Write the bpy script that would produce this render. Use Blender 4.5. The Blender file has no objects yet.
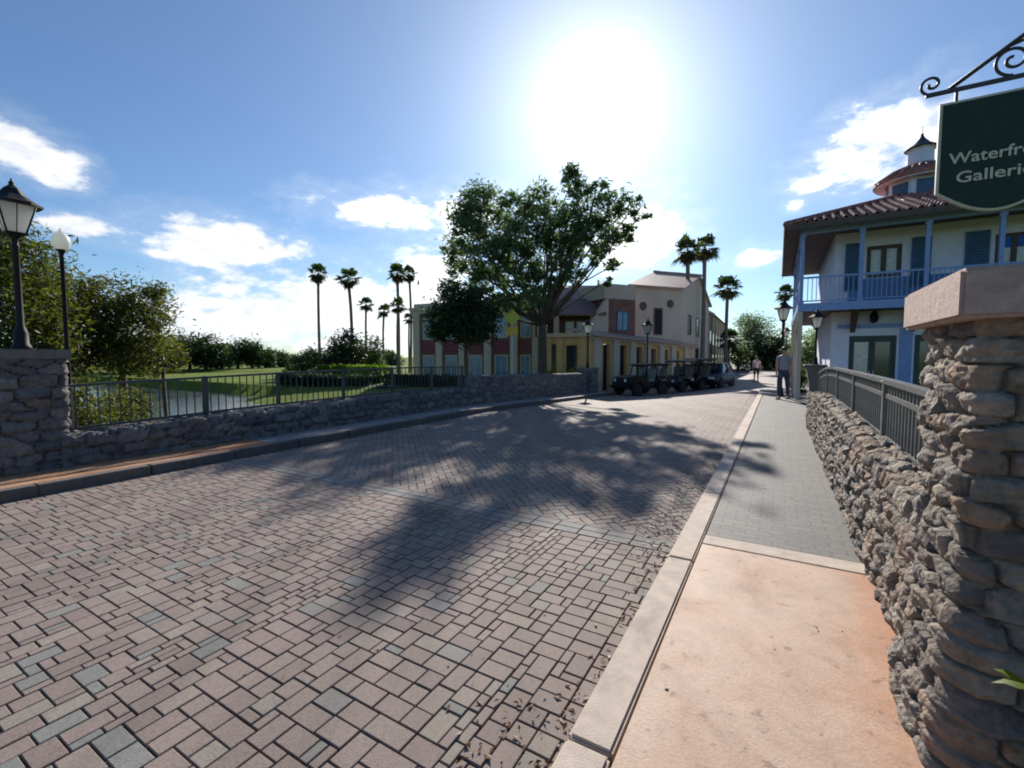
import bpy, bmesh, math, random
import numpy as np
from mathutils import Vector, Matrix

R = math.radians
rnd = random.Random(7)
scene = bpy.context.scene
COL = scene.collection

# ------------------------------------------------------------------ camera
W, H = 1024, 768
LENS = 16.0
F = LENS / 36.0 * W
EYE = 1.6
PITCH = R(3.4)
cam_data = bpy.data.cameras.new("camera")
cam_data.lens = LENS
cam_data.sensor_width = 36.0
cam_data.clip_start = 0.05
cam_data.clip_end = 6000
cam = bpy.data.objects.new("camera", cam_data)
cam.location = (0, 0, EYE)
cam.rotation_euler = (R(90) - PITCH, 0, 0)
COL.objects.link(cam)
scene.camera = cam

def ray(px, py):
    r = (px - W / 2) / F
    u = (H / 2 - py) / F
    y = math.cos(PITCH) + math.sin(PITCH) * u
    z = -math.sin(PITCH) + math.cos(PITCH) * u
    return r / y, z / y
def at(px, py, d):
    rx, rz = ray(px, py)
    return Vector((rx * d, d, EYE + rz * d))

# street frame: local x = s (right of the street), local y = t (along the street)
A = R(30.3)
SA, CA = math.sin(A), math.cos(A)
def ST(s, t, z=0.0):
    return Vector((s * CA + t * SA, -s * SA + t * CA, z))
def to_st(x, y):
    return x * CA - y * SA, x * SA + y * CA
def clamp(x, a=0.0, b=1.0):
    return max(a, min(b, x))
def gz(s, t):
    w = clamp((-s - 1.0) / 5.0)
    return -0.03 * clamp(t - 11.0, 0, 15) * w
def gzxy(x, y):
    return gz(*to_st(x, y))
def on_ground(px, py, dz=0.0):
    rx, rz = ray(px, py)
    d = 1.0
    while d < 300:
        if EYE + rz * d <= gzxy(rx * d, d) + dz:
            break
        d += 0.02
    return Vector((rx * d, d, gzxy(rx * d, d) + dz))

# ------------------------------------------------------------------ mesh builder
class MB:
    def __init__(self):
        self.v = []; self.f = []; self.mi = []; self.sm = []
        self.cur = 0
        self.smooth = False
        self.M = None
    def add(self, vs, fs, smooth=None):
        b = len(self.v)
        if self.M is not None:
            vs = [self.M @ Vector(p) for p in vs]
        self.v.extend([tuple(p) for p in vs])
        for f in fs:
            self.f.append([b + i for i in f]); self.mi.append(self.cur)
            self.sm.append(self.smooth if smooth is None else smooth)
        return self
    def box(self, c, s, rz=0.0, rx=0.0, ry=0.0):
        hx, hy, hz = s[0] / 2, s[1] / 2, s[2] / 2
        vs = [Vector((x, y, z)) for z in (-hz, hz) for y in (-hy, hy) for x in (-hx, hx)]
        if rz or rx or ry:
            m = Matrix.Rotation(rz, 3, 'Z') @ Matrix.Rotation(ry, 3, 'Y') @ Matrix.Rotation(rx, 3, 'X')
            vs = [m @ p for p in vs]
        c = Vector(c)
        return self.add([p + c for p in vs], [(0, 2, 3, 1), (4, 5, 7, 6), (0, 1, 5, 4), (2, 6, 7, 3), (0, 4, 6, 2), (1, 3, 7, 5)])
    def bb(self, x0, x1, y0, y1, z0, z1):
        return self.box(((x0 + x1) / 2, (y0 + y1) / 2, (z0 + z1) / 2), (abs(x1 - x0), abs(y1 - y0), abs(z1 - z0)))
    def quad(self, a, b, c, d):
        return self.add([a, b, c, d], [(0, 1, 2, 3)])
    def poly(self, pts):
        return self.add(pts, [tuple(range(len(pts)))])
    def tube(self, pts, r, n=8, cap=True, smooth=True):
        pts = [Vector(p) for p in pts]
        if not hasattr(r, '__len__'):
            r = [r] * len(pts)
        vs = []; fs = []
        up = None
        for i, p in enumerate(pts):
            if i == 0: t = pts[1] - pts[0]
            elif i == len(pts) - 1: t = pts[-1] - pts[-2]
            else: t = (pts[i + 1] - pts[i]).normalized() + (pts[i] - pts[i - 1]).normalized()
            t = t.normalized() if t.length > 1e-9 else Vector((0, 0, 1))
            if up is None:
                up = Vector((0, 0, 1)) if abs(t.z) < 0.9 else Vector((1, 0, 0))
            a = up - t * up.dot(t)
            if a.length < 1e-6: a = t.orthogonal()
            a.normalize(); up = a
            b = t.cross(a)
            for k in range(n):
                an = 2 * math.pi * k / n
                vs.append(p + a * (r[i] * math.cos(an)) + b * (r[i] * math.sin(an)))
        for i in range(len(pts) - 1):
            for k in range(n):
                k2 = (k + 1) % n
                fs.append((i * n + k, i * n + k2, (i + 1) * n + k2, (i + 1) * n + k))
        self.add(vs, fs, smooth)
        if cap:
            b = len(self.v) - len(vs)
            for idx in (list(range(n))[::-1], [(len(pts) - 1) * n + k for k in range(n)]):
                self.f.append([b + i for i in idx]); self.mi.append(self.cur); self.sm.append(False)
        return self
    def lathe(self, prof, c=(0, 0, 0), n=16, smooth=True, rot=0.0):
        vs = []; fs = []
        for r, z in prof:
            for k in range(n):
                an = 2 * math.pi * k / n + rot
                vs.append((c[0] + r * math.cos(an), c[1] + r * math.sin(an), c[2] + z))
        for i in range(len(prof) - 1):
            for k in range(n):
                k2 = (k + 1) % n
                fs.append((i * n + k, i * n + k2, (i + 1) * n + k2, (i + 1) * n + k))
        fs.append(tuple(range(n))[::-1]); fs.append(tuple((len(prof) - 1) * n + k for k in range(n)))
        return self.add(vs, fs, smooth)
    def prism(self, poly, z0, z1):
        n = len(poly)
        vs = [(p[0], p[1], z0) for p in poly] + [(p[0], p[1], z1) for p in poly]
        fs = [tuple(range(n))[::-1], tuple(range(n, 2 * n))]
        for i in range(n):
            j = (i + 1) % n
            fs.append((i, j, n + j, n + i))
        return self.add(vs, fs)
    def extr(self, poly, y0, y1):
        """polygon in local x,z extruded along y"""
        n = len(poly)
        vs = [(p[0], y0, p[1]) for p in poly] + [(p[0], y1, p[1]) for p in poly]
        fs = [tuple(range(n)), tuple(range(n, 2 * n))[::-1]]
        for i in range(n):
            j = (i + 1) % n
            fs.append((j, i, n + i, n + j))
        return self.add(vs, fs)
    def extx(self, poly, x0, x1):
        """polygon in local y,z extruded along x"""
        n = len(poly)
        vs = [(x0, p[0], p[1]) for p in poly] + [(x1, p[0], p[1]) for p in poly]
        fs = [tuple(range(n))[::-1], tuple(range(n, 2 * n))]
        for i in range(n):
            j = (i + 1) % n
            fs.append((i, j, n + j, n + i))
        return self.add(vs, fs)
    def build(self, name, mats, parent=None, loc=None, rz=0.0, bevel=0.0, seg=1):
        me = bpy.data.meshes.new(name)
        me.from_pydata(self.v, [], self.f)
        if not isinstance(mats, (list, tuple)): mats = [mats]
        for m in mats: me.materials.append(m)
        me.polygons.foreach_set('material_index', self.mi)
        me.polygons.foreach_set('use_smooth', self.sm)
        bm = bmesh.new(); bm.from_mesh(me)
        bmesh.ops.recalc_face_normals(bm, faces=bm.faces)
        if bevel:
            es = [e for e in bm.edges if len(e.link_faces) == 2 and e.calc_face_angle(0) > 0.6]
            bmesh.ops.bevel(bm, geom=es, offset=bevel, segments=seg, affect='EDGES', clamp_overlap=True)
        bm.to_mesh(me); bm.free()
        me.update()
        return link(name, me, parent, loc, rz)

def link(name, data, parent=None, loc=None, rz=0.0):
    o = bpy.data.objects.new(name, data)
    COL.objects.link(o)
    if parent is not None: o.parent = parent
    if loc is not None: o.location = loc
    if rz: o.rotation_euler = (0, 0, rz)
    return o
def mesh_np(name, verts, faces_n, idx, mats, parent=None, loc=None, smooth=False, attr=None, rz=0.0):
    """verts (N,3); idx flat loop indices; faces_n verts per face (int)"""
    me = bpy.data.meshes.new(name)
    nf = len(idx) // faces_n
    me.vertices.add(len(verts)); me.vertices.foreach_set('co', np.asarray(verts, dtype=np.float32).ravel())
    me.loops.add(len(idx)); me.loops.foreach_set('vertex_index', np.asarray(idx, dtype=np.int32))
    me.polygons.add(nf)
    me.polygons.foreach_set('loop_start', np.arange(0, nf * faces_n, faces_n, dtype=np.int32))
    me.polygons.foreach_set('use_smooth', np.full(nf, bool(smooth)))
    if not isinstance(mats, (list, tuple)): mats = [mats]
    for m in mats: me.materials.append(m)
    if attr is not None:
        for k, (dom, arr) in attr.items():
            a = me.attributes.new(k, 'FLOAT', dom)
            a.data.foreach_set('value', np.asarray(arr, dtype=np.float32))
    me.update(calc_edges=True); me.validate()
    return link(name, me, parent, loc, rz)
def tag(o, label=None, cat=None, group=None, kind=None):
    if label: o['label'] = label
    if cat: o['category'] = cat
    if group: o['group'] = group
    if kind: o['kind'] = kind
    elif label: o['kind'] = 'thing'
    return o
def thing(name, label, cat, loc=(0, 0, 0), rz=0.0, group=None):
    o = link(name, None, None, loc, rz)
    o.empty_display_size = 0.2
    return tag(o, label, cat, group)
def copy_thing(o, loc=None, rz=None, label=None, group=None, scale=None):
    c = o.copy(); COL.objects.link(c)
    for ch in o.children:
        d = ch.copy(); COL.objects.link(d); d.parent = c
        for g in ch.children:
            e = g.copy(); COL.objects.link(e); e.parent = d
    if loc is not None: c.location = loc
    if rz is not None: c.rotation_euler = (0, 0, rz)
    if label: c['label'] = label
    if group: c['group'] = group
    if scale is not None: c.scale = scale if hasattr(scale, '__len__') else (scale,) * 3
    return c

# ------------------------------------------------------------------ materials
class NT:
    def __init__(self, tree):
        self.t = tree; self.n = tree.nodes; self.l = tree.links
    def node(self, typ, **kw):
        nd = self.n.new(typ)
        for k, v in kw.items():
            setattr(nd, k, v)
        return nd
    def put(self, sock, v):
        if isinstance(v, bpy.types.NodeSocket): self.l.new(v, sock)
        elif v is not None: sock.default_value = v
    def math(self, op, a, b=None, c=None, clampit=False):
        nd = self.node('ShaderNodeMath', operation=op); nd.use_clamp = clampit
        self.put(nd.inputs[0], a)
        if b is not None: self.put(nd.inputs[1], b)
        if c is not None: self.put(nd.inputs[2], c)
        return nd.outputs[0]
    def vmath(self, op, a, b=None):
        nd = self.node('ShaderNodeVectorMath', operation=op)
        self.put(nd.inputs[0], a)
        if b is not None: self.put(nd.inputs[1], b)
        return nd
    def noise(self, vec, scale, detail=4, rough=0.55, dist=0.0):
        nd = self.node('ShaderNodeTexNoise')
        if vec is not None: self.l.new(vec, nd.inputs['Vector'])
        nd.inputs['Scale'].default_value = scale; nd.inputs['Detail'].default_value = detail
        nd.inputs['Roughness'].default_value = rough; nd.inputs['Distortion'].default_value = dist
        return nd
    def ramp(self, fac, stops, interp='LINEAR'):
        nd = self.node('ShaderNodeValToRGB')
        nd.color_ramp.interpolation = interp
        e = nd.color_ramp.elements
        while len(e) < len(stops): e.new(0.5)
        for el, (p, c) in zip(e, stops):
            el.position = p
            el.color = (c, c, c, 1) if not hasattr(c, '__len__') else (c[0], c[1], c[2], 1)
        self.put(nd.inputs[0], fac)
        return nd.outputs[0]
    def mix(self, fac, a, b, mode='MIX'):
        nd = self.node('ShaderNodeMix', data_type='RGBA', blend_type=mode)
        self.put(nd.inputs[0], fac)
        self.put(nd.inputs[6], a if isinstance(a, bpy.types.NodeSocket) else (*a, 1))
        self.put(nd.inputs[7], b if isinstance(b, bpy.types.NodeSocket) else (*b, 1))
        return nd.outputs[2]
    def smooth(self, x, lo, hi):
        nd = self.node('ShaderNodeMapRange', interpolation_type='SMOOTHSTEP')
        self.put(nd.inputs[0], x)
        nd.inputs[1].default_value = lo; nd.inputs[2].default_value = hi
        return nd.outputs[0]

def new_mat(name):
    m = bpy.data.materials.new(name); m.use_nodes = True
    nt = NT(m.node_tree); nt.n.clear()
    out = nt.node('ShaderNodeOutputMaterial')
    b = nt.node('ShaderNodeBsdfPrincipled')
    nt.l.new(b.outputs[0], out.inputs[0])
    return m, nt, b, out

def mat(name, c, rough=0.7, var=0.25, scale=6.0, bump=0.0, bscale=60.0, metal=0.0, c2=None, coat=0.0, spec=0.5, stain=0.0, stain_c=(0.1, 0.09, 0.08), stain_scale=1.2):
    m, nt, b, out = new_mat(name)
    tc = nt.node('ShaderNodeTexCoord'); v = tc.outputs['Object']
    n1 = nt.noise(v, scale, 6, 0.62)
    lo = tuple(x * (1 - var) for x in c); hi = c2 if c2 else tuple(min(1, x * (1 + var * 0.8)) for x in c)
    col = nt.ramp(n1.outputs[0], [(0.3, lo), (0.7, hi)])
    if stain:
        n2 = nt.noise(v, stain_scale, 7, 0.7, 0.6)
        k = nt.math('MULTIPLY', nt.smooth(n2.outputs[0], 0.52, 0.72), stain)
        col = nt.mix(k, col, stain_c)
    nt.l.new(col, b.inputs['Base Color'])
    b.inputs['Roughness'].default_value = rough
    b.inputs['Metallic'].default_value = metal
    b.inputs['Specular IOR Level'].default_value = spec
    if coat:
        b.inputs['Coat Weight'].default_value = coat; b.inputs['Coat Roughness'].default_value = 0.15
    if bump:
        n3 = nt.noise(v, bscale, 5, 0.6)
        bp = nt.node('ShaderNodeBump'); bp.inputs['Strength'].default_value = bump; bp.inputs['Distance'].default_value = 0.02
        nt.l.new(n3.outputs[0], bp.inputs['Height']); nt.l.new(bp.outputs[0], b.inputs['Normal'])
    return m

def leaf_mat(name, c, c2, trans=0.45, tc=None, rough=0.55):
    m, nt, b, out = new_mat(name)
    at_ = nt.node('ShaderNodeAttribute', attribute_name='tint')
    col = nt.ramp(at_.outputs['Fac'], [(0.0, c), (1.0, c2)])
    nt.l.new(col, b.inputs['Base Color']); b.inputs['Roughness'].default_value = rough
    b.inputs['Specular IOR Level'].default_value = 0.3
    tr = nt.node('ShaderNodeBsdfTranslucent')
    tcol = nt.mix(1.0, col, tc or (1.25, 1.5, 0.45), 'MULTIPLY')
    nt.l.new(tcol, tr.inputs['Color'])
    mx = nt.node('ShaderNodeMixShader'); mx.inputs[0].default_value = trans
    nt.l.new(b.outputs[0], mx.inputs[1]); nt.l.new(tr.outputs[0], mx.inputs[2])
    nt.l.new(mx.outputs[0], out.inputs[0])
    return m

M = {}
M['black_metal'] = mat('black_metal', (0.012, 0.012, 0.014), 0.6, 0.3, 8, 0.05, 120, spec=0.25)
M['dark_iron'] = mat('dark_iron', (0.035, 0.035, 0.04), 0.45, 0.3, 8)
M['grey_rail'] = mat('grey_rail', (0.13, 0.13, 0.125), 0.42, 0.25, 10, 0.05, 150, stain=0.5, stain_c=(0.07, 0.06, 0.05))
M['cap_stone'] = mat('cap_stone', (0.42, 0.305, 0.265), 0.8, 0.2, 25, 0.35, 90, stain=0.5, stain_c=(0.2, 0.15, 0.13))
M['dark_cap'] = mat('dark_cap', (0.16, 0.14, 0.13), 0.8, 0.25, 25, 0.3, 90)
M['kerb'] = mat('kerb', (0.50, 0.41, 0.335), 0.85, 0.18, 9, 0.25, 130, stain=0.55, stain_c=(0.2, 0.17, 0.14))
M['kerb_shaded'] = mat('kerb_shaded', (0.10, 0.09, 0.085), 0.85, 0.25, 9, 0.25, 130)  # kerb copy for the left side, its shade put into the colour
M['soil'] = mat('soil', (0.035, 0.026, 0.02), 0.95, 0.4, 12, 0.8, 60)
M['fence_grey'] = mat('fence_grey', (0.055, 0.056, 0.06), 0.5, 0.25, 8)
M['blue_paint'] = mat('blue_paint', (0.22, 0.33, 0.60), 0.5, 0.12, 5)
M['blue_wall'] = mat('blue_wall', (0.14, 0.24, 0.47), 0.7, 0.15, 3, 0.1, 60)
M['white_stucco'] = mat('white_stucco', (0.76, 0.76, 0.88), 0.85, 0.07, 3, 0.25, 70, stain=0.25, stain_c=(0.5, 0.5, 0.52))
M['cream_stucco'] = mat('cream_stucco', (0.62, 0.49, 0.34), 0.85, 0.1, 2, 0.2, 60, stain=0.25, stain_c=(0.36, 0.32, 0.27))
M['pale_stucco'] = mat('pale_stucco', (0.58, 0.48, 0.38), 0.85, 0.1, 1, 0.2, 60, stain=0.3, stain_c=(0.34, 0.31, 0.28))
M['yellow_stucco'] = mat('yellow_stucco', (0.68, 0.43, 0.18), 0.85, 0.12, 1.5, 0.2, 60, stain=0.3, stain_c=(0.42, 0.28, 0.15))
M['peach_stucco'] = mat('peach_stucco', (0.55, 0.36, 0.25), 0.85, 0.12, 1, 0.2, 60)
M['brown_wood'] = mat('brown_wood', (0.10, 0.07, 0.055), 0.7, 0.3, 8, 0.1, 50)
M['red_panel'] = mat('red_panel', (0.20, 0.045, 0.045), 0.7, 0.2, 4)
M['dark_green'] = mat('dark_green', (0.045, 0.065, 0.06), 0.55, 0.2, 6)
M['shutter'] = mat('shutter', (0.05, 0.12, 0.22), 0.55, 0.2, 6)
M['glass'] = mat('glass', (0.03, 0.04, 0.05), 0.08, 0.3, 2, spec=0.9)
M['sky_glass'] = mat('sky_glass', (0.10, 0.22, 0.32), 0.12, 0.3, 2, spec=0.8)
M['curtain_glass'] = mat('curtain_glass', (0.62, 0.60, 0.52), 0.15, 0.25, 9, spec=0.6)
M['blue_cloth'] = mat('blue_cloth', (0.02, 0.13, 0.55), 0.7, 0.2, 6)
M['dark_void'] = mat('dark_void', (0.015, 0.014, 0.014), 0.8, 0.2, 4)
M['sign_green'] = mat('sign_green', (0.006, 0.026, 0.018), 0.7, 0.25, 10, 0.05, 80)
M['sign_gold'] = mat('sign_gold', (0.55, 0.52, 0.40), 0.5, 0.12, 20)
M['yellow_sign'] = mat('yellow_sign', (0.42, 0.42, 0.04), 0.5, 0.1, 6)
M['orange_sign'] = mat('orange_sign', (0.60, 0.38, 0.03), 0.5, 0.1, 6)
M['pale_post'] = mat('pale_post', (0.45, 0.47, 0.48), 0.5, 0.15, 6, metal=0.0)
M['bark'] = mat('bark', (0.11, 0.085, 0.065), 0.95, 0.4, 9, 0.8, 30)
M['palm_bark'] = mat('palm_bark', (0.20, 0.165, 0.13), 0.95, 0.35, 12, 0.7, 25)
M['tyre'] = mat('tyre', (0.02, 0.02, 0.02), 0.85, 0.3, 12)
M['rim'] = mat('rim', (0.35, 0.35, 0.36), 0.35, 0.2, 10, metal=0.7)
M['car_black'] = mat('car_black', (0.008, 0.008, 0.010), 0.5, 0.2, 3, spec=0.3)
M['car_navy'] = mat('car_navy', (0.012, 0.014, 0.022), 0.4, 0.2, 3, spec=0.35)
M['car_green'] = mat('car_green', (0.03, 0.036, 0.032), 0.4, 0.2, 3, spec=0.35)
M['canvas_grey'] = mat('canvas_grey', (0.24, 0.25, 0.22), 0.8, 0.2, 6)
M['seat_tan'] = mat('seat_tan', (0.16, 0.14, 0.12), 0.7, 0.2, 8)
M['lens_white'] = mat('lens_white', (0.75, 0.75, 0.72), 0.2, 0.08, 8)
M['skin'] = mat('skin', (0.45, 0.27, 0.19), 0.55, 0.1, 8)
M['hair'] = mat('hair', (0.04, 0.03, 0.025), 0.6, 0.3, 30)
M['shirt_grey'] = mat('shirt_grey', (0.28, 0.28, 0.32), 0.85, 0.15, 10)
M['shirt_pink'] = mat('shirt_pink', (0.75, 0.55, 0.55), 0.85, 0.1, 10)
M['shirt_white'] = mat('shirt_white', (0.75, 0.76, 0.80), 0.85, 0.08, 10)
M['trouser_navy'] = mat('trouser_navy', (0.05, 0.055, 0.09), 0.85, 0.2, 10)
M['short_black'] = mat('short_black', (0.02, 0.025, 0.03), 0.85, 0.2, 10)
M['shoe'] = mat('shoe', (0.06, 0.045, 0.04), 0.6, 0.2, 10)
M['leaf_oak'] = leaf_mat('leaf_oak', (0.07, 0.11, 0.065), (0.17, 0.22, 0.12), 0.58, (1.15, 1.3, 0.7))
M['leaf_dark'] = leaf_mat('leaf_dark', (0.012, 0.026, 0.012), (0.045, 0.07, 0.028), 0.25)
M['leaf_olive'] = leaf_mat('leaf_olive', (0.03, 0.038, 0.012), (0.145, 0.14, 0.04), 0.44)
M['leaf_brown'] = leaf_mat('leaf_brown', (0.03, 0.026, 0.014), (0.12, 0.075, 0.035), 0.3, (1.2, 1.0, 0.6))
M['leaf_far'] = leaf_mat('leaf_far', (0.03, 0.055, 0.03), (0.085, 0.125, 0.05), 0.28)
M['leaf_bright'] = leaf_mat('leaf_bright', (0.05, 0.10, 0.01), (0.15, 0.22, 0.02), 0.5)
M['leaf_yellow'] = leaf_mat('leaf_yellow', (0.22, 0.25, 0.02), (0.45, 0.42, 0.03), 0.5, (1.2, 1.2, 0.4))
M['palm_leaf'] = leaf_mat('palm_leaf', (0.028, 0.05, 0.022), (0.085, 0.11, 0.04), 0.25)
M['palm_dead'] = leaf_mat('palm_dead', (0.07, 0.055, 0.035), (0.14, 0.11, 0.07), 0.2, (1, 0.9, 0.6))
M['fallen'] = leaf_mat('fallen', (0.06, 0.03, 0.015), (0.24, 0.13, 0.065), 0.15, (1, 0.8, 0.5))

def frosted():
    m, nt, b, out = new_mat('frosted_glass')
    b.inputs['Base Color'].default_value = (0.8, 0.8, 0.76, 1); b.inputs['Roughness'].default_value = 0.35
    tr = nt.node('ShaderNodeBsdfTranslucent'); tr.inputs['Color'].default_value = (0.9, 0.9, 0.86, 1)
    mx = nt.node('ShaderNodeMixShader'); mx.inputs[0].default_value = 0.55
    nt.l.new(b.outputs[0], mx.inputs[1]); nt.l.new(tr.outputs[0], mx.inputs[2]); nt.l.new(mx.outputs[0], out.inputs[0])
    return m
M['frosted'] = frosted()

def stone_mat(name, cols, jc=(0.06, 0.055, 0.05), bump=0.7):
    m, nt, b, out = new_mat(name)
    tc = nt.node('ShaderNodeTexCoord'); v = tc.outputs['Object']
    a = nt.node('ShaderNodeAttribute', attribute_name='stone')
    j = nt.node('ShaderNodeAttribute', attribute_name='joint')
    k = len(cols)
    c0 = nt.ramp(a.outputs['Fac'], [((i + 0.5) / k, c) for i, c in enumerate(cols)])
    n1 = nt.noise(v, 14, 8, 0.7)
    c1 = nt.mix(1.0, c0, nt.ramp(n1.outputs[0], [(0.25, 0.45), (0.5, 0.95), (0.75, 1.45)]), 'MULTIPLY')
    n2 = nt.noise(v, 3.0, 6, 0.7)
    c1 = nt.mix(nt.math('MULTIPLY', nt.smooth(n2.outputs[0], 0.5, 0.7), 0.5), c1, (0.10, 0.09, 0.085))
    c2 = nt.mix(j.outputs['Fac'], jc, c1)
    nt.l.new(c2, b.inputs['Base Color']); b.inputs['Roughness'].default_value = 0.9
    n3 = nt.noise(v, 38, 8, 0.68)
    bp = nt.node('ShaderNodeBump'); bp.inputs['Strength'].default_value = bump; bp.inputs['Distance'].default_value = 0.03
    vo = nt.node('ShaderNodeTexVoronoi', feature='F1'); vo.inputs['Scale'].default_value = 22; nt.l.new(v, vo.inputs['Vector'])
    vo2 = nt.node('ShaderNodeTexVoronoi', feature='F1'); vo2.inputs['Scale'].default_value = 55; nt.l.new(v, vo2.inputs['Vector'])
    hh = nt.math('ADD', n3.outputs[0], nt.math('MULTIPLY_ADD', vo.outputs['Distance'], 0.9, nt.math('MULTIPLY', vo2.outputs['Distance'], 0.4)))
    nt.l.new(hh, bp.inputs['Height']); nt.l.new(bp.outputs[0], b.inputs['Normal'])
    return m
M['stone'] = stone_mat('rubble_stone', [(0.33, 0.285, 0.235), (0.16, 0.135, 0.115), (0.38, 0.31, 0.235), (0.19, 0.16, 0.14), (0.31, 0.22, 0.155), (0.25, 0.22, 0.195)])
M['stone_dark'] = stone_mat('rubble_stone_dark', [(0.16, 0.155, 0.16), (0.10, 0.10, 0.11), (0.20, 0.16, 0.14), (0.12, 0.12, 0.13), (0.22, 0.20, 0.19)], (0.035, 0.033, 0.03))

def paver_mat():
    m, nt, b, out = new_mat('paver')
    tc = nt.node('ShaderNodeTexCoord'); v = tc.outputs['Object']
    a = nt.node('ShaderNodeAttribute', attribute_name='tint')
    base = nt.ramp(a.outputs['Fac'], [(0.0, (0.15, 0.12, 0.108)), (0.2, (0.21, 0.163, 0.142)), (0.45, (0.25, 0.196, 0.17)), (0.62, (0.262, 0.212, 0.18)), (0.78, (0.27, 0.23, 0.19)), (0.9, (0.215, 0.205, 0.187)), (1.0, (0.19, 0.19, 0.178))])
    n1 = nt.noise(v, 45, 8, 0.72)
    c = nt.mix(1.0, base, nt.ramp(n1.outputs[0], [(0.25, 0.62), (0.5, 1.0), (0.75, 1.25)]), 'MULTIPLY')
    n2 = nt.noise(v, 0.9, 6, 0.65, 0.4)
    c = nt.mix(nt.math('MULTIPLY', nt.smooth(n2.outputs[0], 0.45, 0.75), 0.45), c, (0.13, 0.115, 0.105))
    n4 = nt.noise(v, 7, 5, 0.7)
    c = nt.mix(nt.math('MULTIPLY', nt.smooth(n4.outputs[0], 0.62, 0.75), 0.35), c, (0.34, 0.31, 0.27))
    mp = nt.node('ShaderNodeMapping'); mp.inputs['Rotation'].default_value = (0, 0, R(30.3)); mp.inputs['Scale'].default_value = (1.6, 0.12, 1)
    nt.l.new(v, mp.inputs['Vector'])
    n5 = nt.noise(mp.outputs[0], 1.0, 5, 0.6, 0.3)      # tyre-polished tracks along the street
    c = nt.mix(1.0, c, nt.ramp(n5.outputs[0], [(0.3, 0.74), (0.5, 1.0), (0.7, 1.12)]), 'MULTIPLY')
    n7 = nt.noise(v, 2.3, 3, 0.5)
    c = nt.mix(nt.math('MULTIPLY', nt.smooth(n7.outputs[0], 0.66, 0.74), 0.5), c, (0.07, 0.06, 0.055))
    nt.l.new(c, b.inputs['Base Color']); b.inputs['Specular IOR Level'].default_value = 0.3
    nt.l.new(nt.ramp(n1.outputs[0], [(0.3, 0.72), (0.7, 0.9)]), b.inputs['Roughness'])
    n3 = nt.noise(v, 130, 6, 0.65)
    bp = nt.node('ShaderNodeBump'); bp.inputs['Strength'].default_value = 0.5; bp.inputs['Distance'].default_value = 0.006
    nt.l.new(n3.outputs[0], bp.inputs['Height']); nt.l.new(bp.outputs[0], b.inputs['Normal'])
    return m
M['paver'] = paver_mat()
M['joint_sand'] = mat('joint_sand', (0.085, 0.07, 0.058), 0.95, 0.35, 12, 0.4, 200)

def brick_sheet(name, c1, c2, mortar, bw, bh, rot=0.0, bump=0.5, rough=0.75):
    m, nt, b, out = new_mat(name)
    tc = nt.node('ShaderNodeTexCoord')
    mp = nt.node('ShaderNodeMapping'); mp.inputs['Rotation'].default_value = (0, 0, rot)
    nt.l.new(tc.outputs['Object'], mp.inputs['Vector'])
    br = nt.node('ShaderNodeTexBrick')
    nt.l.new(mp.outputs[0], br.inputs['Vector'])
    br.inputs['Color1'].default_value = (*c1, 1); br.inputs['Color2'].default_value = (*c2, 1); br.inputs['Mortar'].default_value = (*mortar, 1)
    br.inputs['Scale'].default_value = 1.0; br.inputs['Mortar Size'].default_value = min(bw, bh) * 0.045
    br.inputs['Brick Width'].default_value = bw; br.inputs['Row Height'].default_value = bh; br.inputs['Bias'].default_value = 0.0
    n1 = nt.noise(tc.outputs['Object'], 30, 7, 0.7)
    c = nt.mix(1.0, br.outputs['Color'], nt.ramp(n1.outputs[0], [(0.25, 0.6), (0.5, 1.0), (0.75, 1.3)]), 'MULTIPLY')
    n2 = nt.noise(tc.outputs['Object'], 1.1, 6, 0.65, 0.5)
    c = nt.mix(nt.math('MULTIPLY', nt.smooth(n2.outputs[0], 0.45, 0.75), 0.4), c, tuple(x * 0.6 for x in c1))
    nt.l.new(c, b.inputs['Base Color']); b.inputs['Roughness'].default_value = rough
    h = nt.math('SUBTRACT', 1.0, br.outputs['Fac'])
    n3 = nt.noise(tc.outputs['Object'], 90, 5, 0.6)
    h2 = nt.math('ADD', h, nt.math('MULTIPLY', n3.outputs[0], 0.5))
    bp = nt.node('ShaderNodeBump'); bp.inputs['Strength'].default_value = bump; bp.inputs['Distance'].default_value = 0.01
    nt.l.new(h2, bp.inputs['Height']); nt.l.new(bp.outputs[0], b.inputs['Normal'])
    return m
M['walk_paver'] = brick_sheet('walk_paver', (0.145, 0.138, 0.128), (0.11, 0.105, 0.10), (0.06, 0.055, 0.05), 0.2, 0.1, R(0))
M['plaza_paver'] = brick_sheet('plaza_paver', (0.27, 0.225, 0.20), (0.22, 0.18, 0.16), (0.1, 0.09, 0.08), 0.24, 0.12, R(45))

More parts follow.
